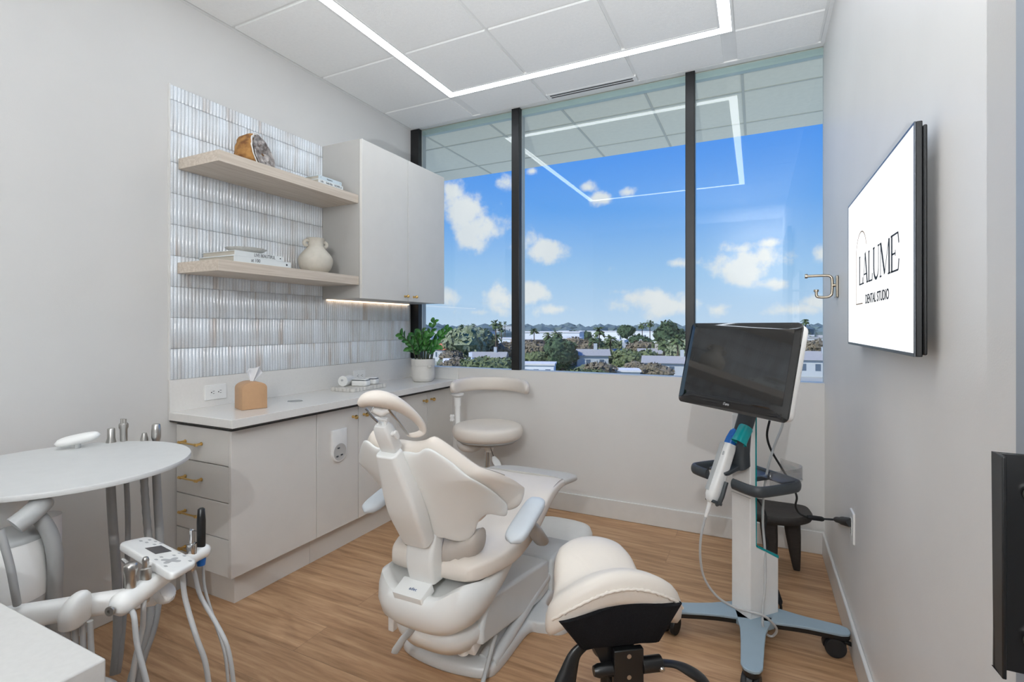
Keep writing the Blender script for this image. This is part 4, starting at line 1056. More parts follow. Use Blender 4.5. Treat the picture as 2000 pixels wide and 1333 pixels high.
# dark neck
w = MB(); w.T = Tc
def nring(y, z, hx, hy, tx=0): return [(px+tx, y+py*.9, z+py*.35) for px, py in rrect(-hx, hx, -hy, hy, min(hx,hy)*.7, 6)]
w.loft([nring(-.02,.725,.045,.030,.01), nring(-.022,.775,.045,.030,.01), nring(-.020,.800,.040,.030,.015), nring(-.02,.86,.036,.030,.025), nring(.000,.94,.036,.032,.035), nring(.020,1.02,.040,.034,.04), nring(.030,1.05,.042,.034,.04)])
w.build('neck', M['dark'], ct, sharp=50)
w = MB(); w.T = Tc; w.loft([[(x, y, z) for y, z in ((-.115,.700),(-.120,.712),(-.10,.716),(-.05,.735),(.0,.738),(.0,.72),(-.06,.712),(-.10,.70))] for x in (-.055,.040)]); w.build('cradle_tray', M['dark'], ct, bevel=.004, seg=3)
# teal cup
w = MB(); w.T = Tc @ basis((.050,-.046,.858), (1,0,0), (0,-.55,-.83))
rings = []
for h, k in ((-.045,.8),(-.038,.95),(.0,.95),(.022,1.0),(.030,1.1)):
    rings.append([(x*k, h, y*k) for x, y in rrect(-.026,.026,-.026,.028,.02,6)])
rings += [[(x*k, h, y*k) for x, y in rrect(-.026,.026,-.026,.028,.02,6)] for h, k in ((.030,.98),(.018,.84),(-.02,.74))]
w.loft(rings); w.build('tip_cup', M['teal'], ct, sharp=50)
# C-shaped rail
w = MB(); w.T = Tc
rail = [(.0+.055,-.095),(.13,-.098),(.168,-.085),(.178,-.045),(.178,.08),(.165,.125),(.12,.14),(-.13,.14),(-.178,.125),(-.190,.08),(-.190,-.04),(-.182,-.085),(-.15,-.098),(-.085,-.098)]
q = [(x, y, .672) for x, y in cr(rail, 5)]
w.tube(q, .0125, 14, sx=1.75, sy=1.0, up=(0,0,1)); w.build('handle_rail', M['dark'], ct, sharp=60)
w = MB(); w.T = Tc; w.box(-.045,.045,.03,.135,.662,.682); w.build('rail_bracket', M['dark'], ct, bevel=.003)
w = MB(); w.T = Tc; cu_ = cr([(.172,-.03),(.185,.04),(.180,.12),(.145,.165),(.06,.172),(.045,.172)], 5)
w.loft([[(x, y, .690) for x, y in cu_], [(x, y, .745) for x, y in cu_]], closed=False); w.build('clear_bin', M['acrylic'], ct, solid=.002)
w = MB(); w.T = Tc; w.box(.06,.16,.04,.16,.690,.693); w.build('bin_tray', M['acrylic'], ct, smooth=False)
# base: four tapered legs on a hub
HB = V((-.012,2.353,0))
ends = [V((.318,2.352,0)), V((-.016,1.945,0)), V((-.352,2.215,0)), V((.03,2.70,0))]
w = MB(); w.T = Tc; w.loft([[(x, y, z) for x, y in rrect(-.095,.095,-.035,.185,.05,6)] for z in (.072,.100)]); w.build('base_hub', M['bluegrey'], ct, bevel=.004)
for k, e in enumerate(ends):
    d = (e-HB).normalized(); Ln = (e-HB).length; n = V((-d.y, d.x, 0))
    def lg(z0, z1, g):
        o = []
        pr = [(0.03,.072),(.09,.060),(.16,.046),(Ln*.6,.041),(Ln-.02,.036),(Ln+.005,.024),(Ln+.012,.010)]
        for x, h in pr: o.append((x, h-g))
        for x, h in pr[::-1]: o.append((x, -h+g))
        b = MB(); b.loft([[tuple(HB+d*x+n*y+V((0,0,z))) for x, y in o] for z in (z0, z1)]); return b
    l = lg(.0935, .1045, 0).build('leg', M['bluegrey'], ct, bevel=.003, seg=3)
    lg(.074, .0934, .006).build('leg_underside', M['blackp'], l, bevel=.002)
    c_ = HB+d*(Ln-.03)
    vd_ = V((1,.15,0)).normalized() if k == 0 else (V((.2,1,0)).normalized() if k != 2 else V((.3,1,0)).normalized())
    ax = V((-vd_.y, vd_.x, 0))
    w = MB(); w.tube([c_+V((0,0,.045)), c_+V((0,0,.076))], .012, 12)
    hood = []
    for i in range(11):
        a = math.radians(-10+200*i/10); hood.append((math.cos(a)*.041, .040+math.sin(a)*.041))
    o_ = c_-vd_*.012
    w.loft([[tuple(o_+vd_*x+ax*s+V((0,0,z))) for x, z in hood] for s in (-.010, .010)])
    w.tube([o_+vd_*.035+V((0,0,.058)), o_+vd_*.06+V((0,0,.05)), o_+vd_*.066+V((0,0,.044))], [.008,.009,.007], 8)
    cs = w.build('caster', M['blackp'], l, bevel=.001)
    for s in (-.020, .020):
        w = MB(); w.T = basis(o_+ax*s+V((0,0,.0385)), vd_, (0,0,1))
        w.lathe([(.006,-.0085),(.026,-.0085),(.030,-.009),(.036,-.0085),(.038,-.005),(.038,.005),(.036,.0085),(.030,.009),(.026,.0085),(.006,.0085)], (0,0,0), 28); w.build('wheel', M['rubber'], cs)
# monitor
mc = V((-.0807,2.0482,1.1533)); yaw, pit = -.753, .2227
ux = V((math.cos(yaw), math.sin(yaw), 0)); bk = V((-math.sin(yaw), math.cos(yaw), 0))
uz = (V((0,0,1))*math.cos(pit)+bk*math.sin(pit)); 
Tm = basis(mc, ux, uz)                                # x right, y up, z towards the user
hw_, hh = .265, .1675
w = MB(); w.T = Tm; w.pad(rrect(-hw_+.004, hw_-.004, -hh+.004, hh-.004, .022, 8), [(.03,-.046),(.012,-.045),(.003,-.036),(0,-.024),(0,-.006),(.001,-.004)], lambda x,y,h:(x,y,h)); mon = w.build('monitor_shell', M['white'], ct, sharp=50)
w = MB(); w.T = Tm; w.pad(rrect(-hw_, hw_, -hh, hh, .022, 8), [(.004,-.008),(0,-.006),(0,-.001),(.0015,.0),(.1,.0)], lambda x,y,h:(x,y,h)); bz = w.build('monitor_glass', M['screen'], mon, sharp=50)
w = MB(); w.T = Tm; w.box(-.2375,.2375,-.1165,.1445,.0002,.0006); w.build('display', M['panel'], bz, smooth=False)
text('iTero', 'maker_mark', M['wmark'], Tm @ V((.0,-.143,.0008)), ux, uz, .015, bz, .0002, sx=.85)
w = MB(); w.T = Tm; w.lathe([(.05,-.085),(.055,-.046)], (-.0,-.06,0), 24); w.build('monitor_mount', M['dark'], mon)
# scanner wand resting in the cradle
wn = thing('scanner_wand', 'white handheld scanner wand with blue tip in the teal cup of the cart', 'scanner', (-0.166, 2.178, 0.604))
wb, wt_ = V((-0.166, 2.178, 0.598)), V((-0.101, 2.26, 0.816)); wx = (wt_-wb).normalized()
Tw = basis(wb, wx, A_*.8+V((0,0,.2)))
w = MB(); w.T = Tw; Lw = (wt_-wb).length
rings = []
for x, a, b in ((-.01,.010,.010),(.0,.018,.018),(.02,.024,.024),(.06,.026,.024),(Lw*.6,.027,.023),(Lw-.02,.026,.023),(Lw,.023,.020)):
    rings.append([(x, p, q) for p, q in rrect(-a, a, -b, b, min(a,b)*.55, 5)])
w.loft(rings); wbod = w.build('body', M['white'], wn, sharp=50)
w = MB(); w.T = Tw; w.loft([[(x, p, q) for p, q in rrect(-.0235-k,-.002,-.0262,-.0225,.0015,2)] for x, k in ((.035,0),(.04,.0015),(Lw-.01,.0015),(Lw-.002,0))]); w.build('grey_panel', M['greyp'], wbod)
w = MB(); w.T = Tw
w.loft([[(x, p+dy, q) for p, q in rrect(-a, a, -b, b, min(a,b)*.6, 5)] for x, a, b, dy in ((Lw-.004,.021,.018,0),(Lw+.025,.020,.017,.002),(Lw+.055,.017,.014,.006),(Lw+.066,.010,.008,.008))]); w.build('blue_tip_sleeve', M['blue'], wn, sharp=60)
w = MB(); w.T = Tw; w.pad(rrect(Lw-.055,Lw-.038,.006,.015,.004,4), [(0,-.0225),(0,-.0245),(.002,-.025)], lambda x,y,h:(x,y,h)); w.build('button', M['greyp'], wbod)
for gx in (.075,.082,.089):
    for gy in (-.016,-.009):
        pass
w = MB(); w.T = Tw; w.loft([[(x, y, z) for y, z in ((-.03,-.006),(.02,.034),(.032,.030),(.034,.02),(.03,-.012))] for x in (-.006,.006)]); w.build('holder_claw', M['dark'], ct, bevel=.003)
w = MB(); w.T = Tw; w.tube([(.09,.036,.012),(.03,.038,.012),(.0,.032,.014),(-.008,.018,.016)], [.008,.009,.009,.007], 10); w.build('holder_arm', M['dark'], ct)
cabp = [(-0.171, 2.175, 0.584),(-0.186, 2.168, 0.532),(-0.203, 2.16, 0.449),(-0.206, 2.169, 0.361),(-0.192, 2.187, 0.273),(-0.147, 2.209, 0.2),(-0.086, 2.239, 0.156),(-0.024, 2.214, 0.164),(0.015, 2.21, 0.165),(0.046, 2.225, 0.143),(0.072, 2.26, 0.094),(0.059, 2.277, 0.055),(0.037, 2.266, 0.061),(0.022, 2.236, 0.11),(0.022, 2.259, 0.165),(0.03, 2.285, 0.237),(0.031, 2.329, 0.364),(0.023, 2.348, 0.484),(0.027, 2.35, 0.602),(0.042, 2.357, 0.709),(0.068, 2.381, 0.803),(0.096, 2.417, 0.874),(0.104, 2.432, 0.916)]
w = MB(); w.tube(cr(cabp, 5), .0048, 8); w.build('scanner_cable', M['hosel'], wn)
w = MB(); p0, p1 = V(cabp[0]), V(cabp[1]); w.tube([p0+(p0-p1)*.3, p0, p0+(p1-p0)*.45, p1], [.0115,.0095,.008,.006], 12); w.build('strain_relief', M['white'], wn)
# power lead: monitor, black ferrite, wall plug
pw = thing('power_lead', 'black power cord running from the cart to the right wall outlet', 'power cord', (0.33, 2.421, 0.515))
cp = [(0.051, 2.473, 0.889),(0.041, 2.49, 0.822),(0.056, 2.52, 0.754),(0.098, 2.585, 0.665),(0.143, 2.651, 0.575),(0.169, 2.708, 0.502),(0.167, 2.752, 0.44),(0.189, 2.785, 0.396),(0.231, 2.805, 0.378),(0.27, 2.813, 0.378),(0.341, 2.815, 0.384)]
w = MB(); w.tube(cr(cp, 6), .0048, 8); w.build('cable', M['rubber'], pw)
w = MB(); w.tube([(0.22, 2.8, 0.382),(0.227, 2.803, 0.381),(0.28, 2.813, 0.378),(0.287, 2.816, 0.377)], [.009,.0115,.0115,.009], 14); w.build('ferrite', M['rubber'], pw)
w = MB(); pa, pb = V((0.337, 2.818, 0.384)), V((.3405,2.408,.514))
w.tube([pa, pa.lerp(pb,.1), pa.lerp(pb,.45), pa.lerp(pb,.5), pa.lerp(pb,.9), pb], [.010,.013,.014,.018,.0185,.016], 16); w.build('plug', M['rubber'], pw)
w = MB(); w.tube(cr([(0.0, 2.448, 0.546),(0.016, 2.456, 0.523),(0.032, 2.464, 0.49),(0.038, 2.467, 0.445),(0.03, 2.463, 0.4),(0.045, 2.47, 0.344),(0.03, 2.463, 0.31)],5), .004, 8); w.build('spare_lead', M['rubber'], pw)
w = MB(); w.tube(cr([(0.069, 2.437, 0.196),(0.075, 2.44, 0.169),(0.091, 2.437, 0.113),(0.093, 2.438, 0.091),(0.083, 2.421, 0.081),(0.059, 2.399, 0.081)],5), .0055, 8); w.tube([(0.071, 2.438, 0.174),(0.075, 2.44, 0.165),(0.089, 2.436, 0.122),(0.091, 2.437, 0.113)], [.008,.0115,.0115,.008], 12); w.build('power_inlet_lead', M['rubber'], ct)
outlet('white power outlet on the right wall above the baseboard with a black plug', 2.408, .500, XR, 1, .062, .040, -1, vertical=True)

# ---------------------------------------------------------------- carved dark stool
as_ = thing('carved_stool', 'low dark carved wooden stool in the corner behind the cart', 'stool', (.06,3.03,0))
ao = cr([(-.155,-.10),(-.03,-.135),(.10,-.13),(.185,-.075),(.195,.0),(.165,.09),(.05,.135),(-.08,.13),(-.165,.07),(-.18,-.02)], 6, True)
w = MB(); w.pad([(x+.06, y+3.02) for x, y in ao], [(.03,.285),(.006,.288),(0,.298),(0,.318),(.006,.328),(.03,.326),(.09,.320)], lambda x,y,h:(x,y,h+.05*((x-.06)**2)/.03*.3)); w.build('seat', M['darkwood'], as_, sharp=60)
for bx, by, tx, ty in ((.192,3.075,.165,3.06),(.078,2.965,.055,2.955),(-.065,3.03,-.05,3.03),(.06,3.12,.05,3.10)):
    w = MB(); w.loft([[(x+bx*(1-u)+tx*u, y*.8+by*(1-u)+ty*u, .0+u*.29) for x, y in rrect(-r,r,-r,r,r*.55,4)] for u, r in ((0,.015),(.05,.018),(.35,.028),(.65,.036),(.9,.040),(1.,.042))]); w.build('leg', M['darkwood'], as_, sharp=60)

# ---------------------------------------------------------------- wall screen
tv = thing('wall_screen', 'lit wall screen showing the LALUME logo on the right wall', 'television', (.33,1.785,1.48))
ty0, ty1, tz0, tz1, txf = 1.352, 2.222, 1.2385, 1.747, .305
w = MB(); w.box(txf+.003,txf+.015,ty0,ty1,tz0,tz1); w.build('bezel', M['blackp'], tv, bevel=.002)
w = MB(); w.box(txf+.0151,txf+.0225,ty0-.004,ty1+.006,tz0+.004,tz1-.010); w.build('rear_shell', M['blackp'], tv, bevel=.003)
for n_ in range(1):
    w = MB(); b = .0055
    w.box(txf,txf+.003,ty0,ty1,tz1-b,tz1); w.box(txf,txf+.003,ty0,ty1,tz0,tz0+b+.002); w.box(txf,txf+.003,ty0,ty0+b,tz0+b,tz1-b); w.box(txf,txf+.003,ty1-b,ty1,tz0+b,tz1-b); w.build('front_rim', mat('screen_rim', (104,108,114), .3, metal=.6), tv, bevel=.0006)
w = MB(); w.box(txf+.0008,txf+.0029,ty0+.0056,ty1-.0056,tz0+.0078,tz1-.0056); sc_n = w.build('screen', M['tvlit'], tv, smooth=False)
# logo: y runs right to left on this wall
def ty(u): return ty1-(ty1-ty0)*u
Tl = basis((txf+.0004, 1.990, 1.441), (0,-1,0), (0,0,1))     # origin: foot of the first letter
def strokes(name, m, segs, par):
    w = MB(); w.T = Tl
    for a, b, t in segs: bar(w, a, b, t)
    return w.build(name, m, par, smooth=False, solid=.0003)
H = .090
tk, tn = .0135, .0046
def L_(x): return [((x,0),(x,H),tk),((x-.008,.0),(x+.045,0),tn),((x+.043,-.001),(x+.049,.020),.007),((x-.008,H),(x+.010,H),tn)]
def A__(x): return [((x,0),(x+.028,H),tn),((x+.028,H+.004),(x+.060,0),tk+.001),((x+.012,H*.30),(x+.048,H*.30),tn),((x-.009,0),(x+.009,0),tn),((x+.048,0),(x+.072,0),tn)]
def U_(x):
    o = [((x,H),(x,.036),tk),((x+.060,H),(x+.060,.036),tn),((x-.010,H),(x+.012,H),tn),((x+.050,H),(x+.070,H),tn)]
    P = [(x+.030-.030*math.cos(PI*k/10), .036-.036*math.sin(PI*k/10)) for k in range(11)]
    return o+[(p, q, tk-(tk-tn)*k/9) for k, (p, q) in enumerate(zip(P, P[1:]))]
def M_(x): return [((x,0),(x+.002,H),tn),((x+.002,H),(x+.046,.004),tk),((x+.046,.004),(x+.090,H),tn),((x+.092,H),(x+.094,0),tk+.001),((x-.010,0),(x+.010,0),tn),((x+.080,0),(x+.106,0),tn),((x-.010,H),(x+.006,H),tn)]
def E_(x): return [((x,0),(x,H),tk),((x-.010,0),(x+.060,0),tn),((x-.010,H),(x+.060,H),tn),((x,H*.48),(x+.034,H*.48),tn),((x+.058,H),(x+.066,H-.026),.007),((x+.060,0),(x+.067,.026),.007),((x+.034,H*.40),(x+.034,H*.57),.004)]
seg = L_(0)+A__(.058)+L_(.142)+U_(.208)+M_(.292)+E_(.412)
seg = [((a[0]*1.06,a[1]),(b[0]*1.06,b[1]),t) for a, b, t in seg]
strokes('logo_lettering', M['inkblack'], seg, sc_n)
text('DENTAL STUDIO', 'logo_caption', M['inkblack'], Tl @ V((.252,-.054,.0)), (0,-1,0), (0,0,1), .040, sc_n, .0003, sx=1.02, bold=.0004)
arch = [(.113,.118)]+[(.025+.090*math.cos(PI*(.07+.93*k/20)), .094+.077*math.sin(PI*(.07+.93*k/20))) for k in range(1,21)]+[(-.065,-.063),(.050,-.063)]
strokes('logo_arch', M['gold'], [(p, q, .0034) for p, q in zip(arch, arch[1:])], sc_n)

# bent wall hook
hk = thing('wall_hook', 'brushed nickel double-ended hook on the right wall beside the screen', 'hook', (.345,2.84,1.51))
w = MB(); w.box(.337,.3475,2.805,2.875,1.44,1.545); w.build('back_plate', M['nickel'], hk, bevel=.004)
w = MB(); w.tube(cr([(.332,2.84,1.50),(.300,2.84,1.545),(.285,2.84,1.553)],4)+cr([(.285,2.84,1.553),(.215,2.84,1.550)],2), .007, 12)
w = MB(); pz = [(.222,1.548),(.300,1.548),(.318,1.543),(.325,1.528),(.325,1.470),(.320,1.452),(.305,1.444),(.275,1.444),(.262,1.450),(.260,1.470)]
w.tube([(x, 2.84, z) for x, z in cr(pz, 5)], .0065, 12); w.build('hook_bar', M['nickel'], hk)
w = MB(); w.T = basis((.218,2.84,1.548),(1,0,0),(0,1,0)); w.lathe([(.011,-.006),(.011,.006)],(0,0,0),20,'X'); w.build('end_cap', M['nickel'], hk, bevel=.001)
w = MB(); w.lathe([(.011,-.004),(.011,.007)],(.260,2.84,1.474),20); w.build('end_cap', M['nickel'], hk, bevel=.001)
w = MB(); w.tube([(.325,2.84,1.50),(.339,2.84,1.50)], .008, 12); w.build('stem', M['nickel'], hk)

# ---------------------------------------------------------------- sliding door leaf with a black pull
dl = MB(); dl.box(.290,.330,-.25,.838,.008,2.35); dr_ = dl.build('door_1', mat('door_grey_blue', (150,156,164), .4), bevel=.002); struct(dr_)
w = MB(); w.box(.2445,.2485,.7375,.7625,.914,1.161); w.box(.2445,.287,.758,.7625,.914,1.161); w.build('pull', M['blackp'], dr_, bevel=.001)
for z in (.955,1.118):
    w = MB(); w.T = basis((.272,.752,z),(1,0,0),(0,1,0)); w.tube([(.018,0,0),(0,0,0)], .006, 12); w.build('standoff', M['blackp'], dr_)
    w = MB(); w.T = basis((.275,.754,z),(0,-1,0),(0,0,1)); w.lathe([(.008,0),(.008,.004),(.004,.007)],(0,0,0),18,'X'); w.build('bolt', M['steel'], dr_)

# ---------------------------------------------------------------- delivery unit with oval tray table
du_ = thing('delivery_unit', 'white dental delivery unit with round tray table beside the left wall', 'dental unit', (-2.03,.80,0))
M['trayw'] = mat('tray_white', (210,211,210), .45, var=.01)
tout = [(-2.03+.358*math.cos(a)*.97-.02*math.sin(a), .835+.335*math.sin(a)+.03*math.cos(a)) for a in [2*PI*k/72 for k in range(72)]]
w = MB(); w.pad(tout, [(.006,.836),(.001,.838),(0,.842),(0,.849),(.001,.852),(.004,.853),(.012,.852),(.1,.852)], lambda x,y,h:(x,y,h)); w.build('tray_table', M['trayw'], du_, sharp=50)
w = MB(); w.tube([(-2.04,.78,.10),(-2.04,.78,.70)], .045, 24); w.lathe([(.19,.0),(.20,.01),(.20,.05),(.16,.09),(.05,.11)], (-2.04,.78,0), 40); w.build('post', M['white'], du_)
w = MB(); w.lathe(cr([(.05,.655),(.085,.665),(.118,.70),(.135,.75),(.140,.80),(.140,.836)], 4), (-2.085,.63,0), 40); w.build('bowl_housing', M['white'], du_, sharp=60)
# suction elbow, hose and collection canister
w = MB(); w.tube(cr([(-1.769, 0.617, 0.774),(-1.769, 0.639, 0.788),(-1.775, 0.669, 0.808),(-1.783, 0.677, 0.813)], 4), [.026]*12+[.028], 18); w.build('suction_elbow', M['greyp'], du_)
w = MB(); w.tube(cr([(-1.783, 0.666, 0.783),(-1.778, 0.679, 0.762),(-1.773, 0.693, 0.722),(-1.774, 0.703, 0.668),(-1.785, 0.709, 0.605),(-1.803, 0.712, 0.513),(-1.813, 0.718, 0.389),(-1.817, 0.727, 0.279)], 5), .0185, 14); w.build('suction_hose', M['hose'], du_)
w = MB(); w.tube(cr([(-1.806, 0.699, 0.736),(-1.805, 0.722, 0.661),(-1.815, 0.728, 0.575),(-1.83, 0.732, 0.466),(-1.841, 0.748, 0.258)], 5), .011, 12); w.build('drain_hose', M['hose'], du_)
cp_ = (-1.859, 0.634, 0.665)
w = MB(); w.lathe(cr([(.05,.735),(.078,.728),(.084,.715)],3), (cp_[0],cp_[1],0), 40); cn = w.build('canister_lid', M['greyp'], du_)
w = MB(); w.lathe(cr([(.083,.715),(.089,.68),(.091,.62),(.088,.57),(.086,.556)],4), (cp_[0],cp_[1],0), 44); w.build('canister', M['white'], du_, sharp=60)
w = MB(); w.lathe(cr([(.0865,.556),(.083,.53),(.074,.508),(.05,.500)],4), (cp_[0],cp_[1],0), 44); w.build('canister_cup', M['hosel'], du_, sharp=60)
w = MB(); w.tube(cr([(-1.709, 0.568, 0.792),(-1.699, 0.573, 0.755),(-1.686, 0.58, 0.697),(-1.676, 0.584, 0.645),(-1.683, 0.592, 0.599)],4), .0085, 10); w.build('water_hose', M['hose'], du_)
# swing arm and hose cuff
w = MB(); rings = []
P0, P1 = V((-1.764, 0.53, 0.559)), V((-1.475, 0.838, 0.561))
tg = (P1-P0).normalized(); nn_ = V((0,0,1)).cross(tg)
for i in range(15):
    u = i/14; c_ = P0.lerp(P1, u); e = 1 if u < .93 else max(.25, (1-((u-.93)/.07)**2.5))
    h_ = .030-.004*u
    rings.append([c_+nn_*.024*e*math.copysign(abs(math.cos(a))**.7, math.cos(a))+V((0,0,1))*h_*e*math.copysign(abs(math.sin(a))**.7, math.sin(a)) for a in [2*PI*k/24 for k in range(24)]])
w.loft(rings); w.build('swing_arm', M['white'], du_, sharp=60)
w = MB(); T0 = V((-1.57, 0.664, 0.582)); fw = V((.30,-.95,0))
Tt = basis(T0, V((.80,.60,0)), V((0,0,1)))
rings = []
for z, k in ((-.040,.78),(-.036,.86),(-.014,.88),(-.012,.9),(.008,.86),(.024,.70),(.034,.48),(.038,.24)):
    rings.append([(x*k+.014*max(0,z)/.06, z+.012*(1 if z > .0 else 0)*math.sin(t_)*0, y*k) for x, y, t_ in [(.030*math.copysign(abs(math.cos(t))**.8, math.cos(t)), .048*math.copysign(abs(math.sin(t))**.8, math.sin(t)), t) for t in [2*PI*j/32 for j in range(32)]]])
w.T = Tt; w.loft(rings); hc = w.build('hose_cuff', M['white'], du_, sharp=60)
for k, (u0, v0) in enumerate(((142,1215),(150,1212),(160,1206),(168,1200))):
    d0 = 1.27+.012*k
    w = MB(); w.tube(cr([at_ for at_ in (V((0,0,0)),)]*0 or [tuple(T0+V((-.012+.011*k,-.010+.011*k,-.04))), tuple(T0+V((-.012+.012*k,-.010+.011*k,-.09))), tuple(T0+V((-.006+.016*k,-.012+.010*k,-.17))), tuple(T0+V((.000+.018*k,-.02+.01*k,-.32)))], 5), .0068, 10); w.build('cuff_hose', M['hosel'], hc)
# instrument holder bar
HF, HBk = V((-1.399,.668,.620)), V((-1.517,.974,.622))
tg = (HBk-HF).normalized(); nn_ = V((0,0,1)).cross(tg)
w = MB(); rings = []
for i in range(21):
    u = i/20; e = min(1, (.25+u*14)**.5 if u < .04 else 1, (.25+(1-u)*14)**.5 if u > .96 else 1)
    R = interp([(0,.027),(.12,.029),(.3,.026),(.6,.019),(.85,.018),(1,.024)], u)*e
    c_ = HF.lerp(HBk, u)
    rings.append([c_+nn_*R*math.cos(a)+V((0,0,1))*R*math.sin(a) for a in [2*PI*k/24 for k in range(24)]])
w.loft(rings); hbar = w.build('holder_bar', M['white'], du_, sharp=60)
w = MB(); w.T = basis(HF, -tg, V((0,0,1))); w.lathe([(.011,.008),(.0115,.0125),(.004,.013),(.003,.006)], (0,0,0), 24, 'X'); w.build('end_button', M['steel'], hbar)
w = MB(); w.tube([V((-1.454, 0.826, 0.583)), V((-1.469, 0.824, 0.566)), V((-1.47, 0.796, 0.568))], [.032,.034,.022], 18); w.build('pivot', M['white'], du_, sub=1)
# touch pad on the bar
q = [V((-1.690,.818,.668)), V((-1.700,.905,.652)), V((-1.398,.872,.652)), V((-1.343,.772,.668))]
pc = (q[0]+q[1]+q[2]+q[3])/4; ex = ((q[2]+q[3])-(q[0]+q[1])).normalized(); ey = ((q[1]+q[2])-(q[0]+q[3])); ey = (ey-ex*ey.dot(ex)).normalized()
pl2 = [((p-pc).dot(ex), (p-pc).dot(ey)) for p in q]
ol = []
for i in range(4):
    p0_, p1_, p2_ = V(pl2[i-1]), V(pl2[i]), V(pl2[(i+1) % 4])
    a_ = p1_+(p0_-p1_).normalized()*.026; b_ = p1_+(p2_-p1_).normalized()*.026
    for k in range(7):
        t = k/6; ol.append(tuple(a_*(1-t)**2+p1_*2*t*(1-t)+b_*t*t))
Tp = basis(pc, ex, ey)
w = MB(); w.T = Tp; w.pad(ol, [(.010,-.020),(.002,-.017),(0,-.012),(0,-.004),(.003,.0),(.012,.001),(.03,.001)], lambda x,y,h:(x,y,h)); pad_ = w.build('touch_pad', M['white'], du_, sharp=60)
w = MB(); w.T = Tp @ basis((-.018,.008,.0012),(1,0.0,0),(0,1,0)); w.box(-.034,.034,-.021,.021,0,.0006); w.build('display', M['pcb'], pad_, smooth=False)
w = MB(); w.T = Tp
for cx_, cy_, a_ in ((.092,-.006,.6),(.092,-.006,-.95)):
    c, s_ = math.cos(a_), math.sin(a_); w.loft([[(cx_+x*c-y*s_, cy_+x*s_+y*c, z) for x, y in rrect(-.026,.026,-.0075,.0075,.007,4)] for z in (.0012,.0016+.0002*(a_ > 0))])
w.build('direction_key', M['glyph'], pad_, smooth=False)
rnd = random.Random(3)
for cx_, cy_ in ((-.125,.028),(-.10,.034),(-.075,.038),(-.128,.006),(-.104,.012),(-.072,.020),(.045,.036),(.055,.018),(.062,-.030),(.05,-.012),(.125,.028),(.128,-.034),(.075,.036)):
    w = MB(); w.T = Tp; w.loft([[(cx_+x, cy_+y, z) for x, y in rrect(-.006,.006,-.0035,.0035,.002,3)] for z in (.0011,.0015)]); w.build('key', M['glyph'], pad_, smooth=False)
# instruments standing in the holder, each with its own hose
def instrument(lab, u, kind, hosepts, r=.0062, tilt=(0,0)):
    c_ = HF.lerp(HBk, u)
    t = thing('dental_handpiece', lab, 'dental instrument', tuple(c_), 'handpieces in the front holder')
    up = V((tilt[0], tilt[1], 1)).normalized(); T = basis(c_, nn_, tg); 
    b = c_-up*.035
    def tb(prof): 
        w = MB(); w.tube([b+up*h for h, r_ in prof], [r_ for h, r_ in prof], 18); return w
    if kind == 'syringe':
        tb([(.0,.009),(.02,.012),(.09,.0125),(.105,.015),(.118,.015),(.123,.010)]).build('body', M['steel'], t, sharp=60)
        w = MB(); w.tube([b+up*.114, b+up*.120-nn_*.0-V((.035,.0,-.004))], [.006,.005], 10); w.build('nozzle', M['chrome'], t)
    elif kind == 'motor':
        tb([(.0,.009),(.02,.0125),(.075,.0135),(.088,.013),(.090,.0085),(.096,.0075),(.098,.0085),(.104,.0075),(.107,.0085),(.113,.007),(.116,.005)]).build('body', M['steel'], t, sharp=40)
    elif kind == 'coupler':
        tb([(.0,.009),(.02,.0125),(.070,.0135),(.078,.013),(.079,.0065),(.118,.0060)]).build('body', M['chrome'], t, sharp=40)
        w = MB(); w.tube([b+up*.079+nn_*.004, b+up*.122+nn_*.004], .002, 8); w.build('pin', M['chrome'], t)
    else:
        tb([(.03,.0105),(.05,.0115),(.13,.012),(.165,.0095),(.168,.006)]).build('sleeve', M['blackp'], t, sharp=60)
        tb([(-.004,.011),(.012,.013),(.031,.0125)]).build('blue_collar', M['blue'], t, sharp=60)
    w = MB(); w.tube(cr([tuple(b+up*.004)]+hosepts, 6), r, 10); w.build('hose', M['hosel'], t)
instrument('steel air and water syringe with side nozzle, foremost in the front holder', .15, 'syringe', [(-1.361, 0.693, 0.598),(-1.332, 0.685, 0.542),(-1.292, 0.683, 0.471),(-1.265, 0.685, 0.394)])
instrument('steel handpiece motor with ribbed tip beside the syringe in the holder', .29, 'motor', [(-1.406, 0.738, 0.596),(-1.42, 0.742, 0.524),(-1.428, 0.727, 0.439),(-1.426, 0.717, 0.329)])
instrument('chrome handpiece coupler with thin pins in the holder by the black sleeve', .80, 'coupler', [(-1.501, 0.925, 0.571),(-1.475, 0.927, 0.507),(-1.408, 0.927, 0.45),(-1.347, 0.923, 0.395),(-1.313, 0.917, 0.31),(-1.291, 0.905, 0.23)])
instrument('black sleeved scaler handpiece with bright blue collar, farthest in the holder', .92, 'scaler', [(-1.529, 0.968, 0.577),(-1.513, 0.964, 0.504),(-1.459, 0.957, 0.428),(-1.404, 0.951, 0.355),(-1.373, 0.943, 0.275),(-1.361, 0.938, 0.184)], .0042)
w = MB(); w.tube(cr([(-1.441, 0.855, 0.615),(-1.426, 0.851, 0.563),(-1.405, 0.85, 0.519),(-1.364, 0.848, 0.454),(-1.333, 0.852, 0.392),(-1.308, 0.853, 0.275)], 6), .0068, 10); w.build('pad_hose', M['hosel'], du_)
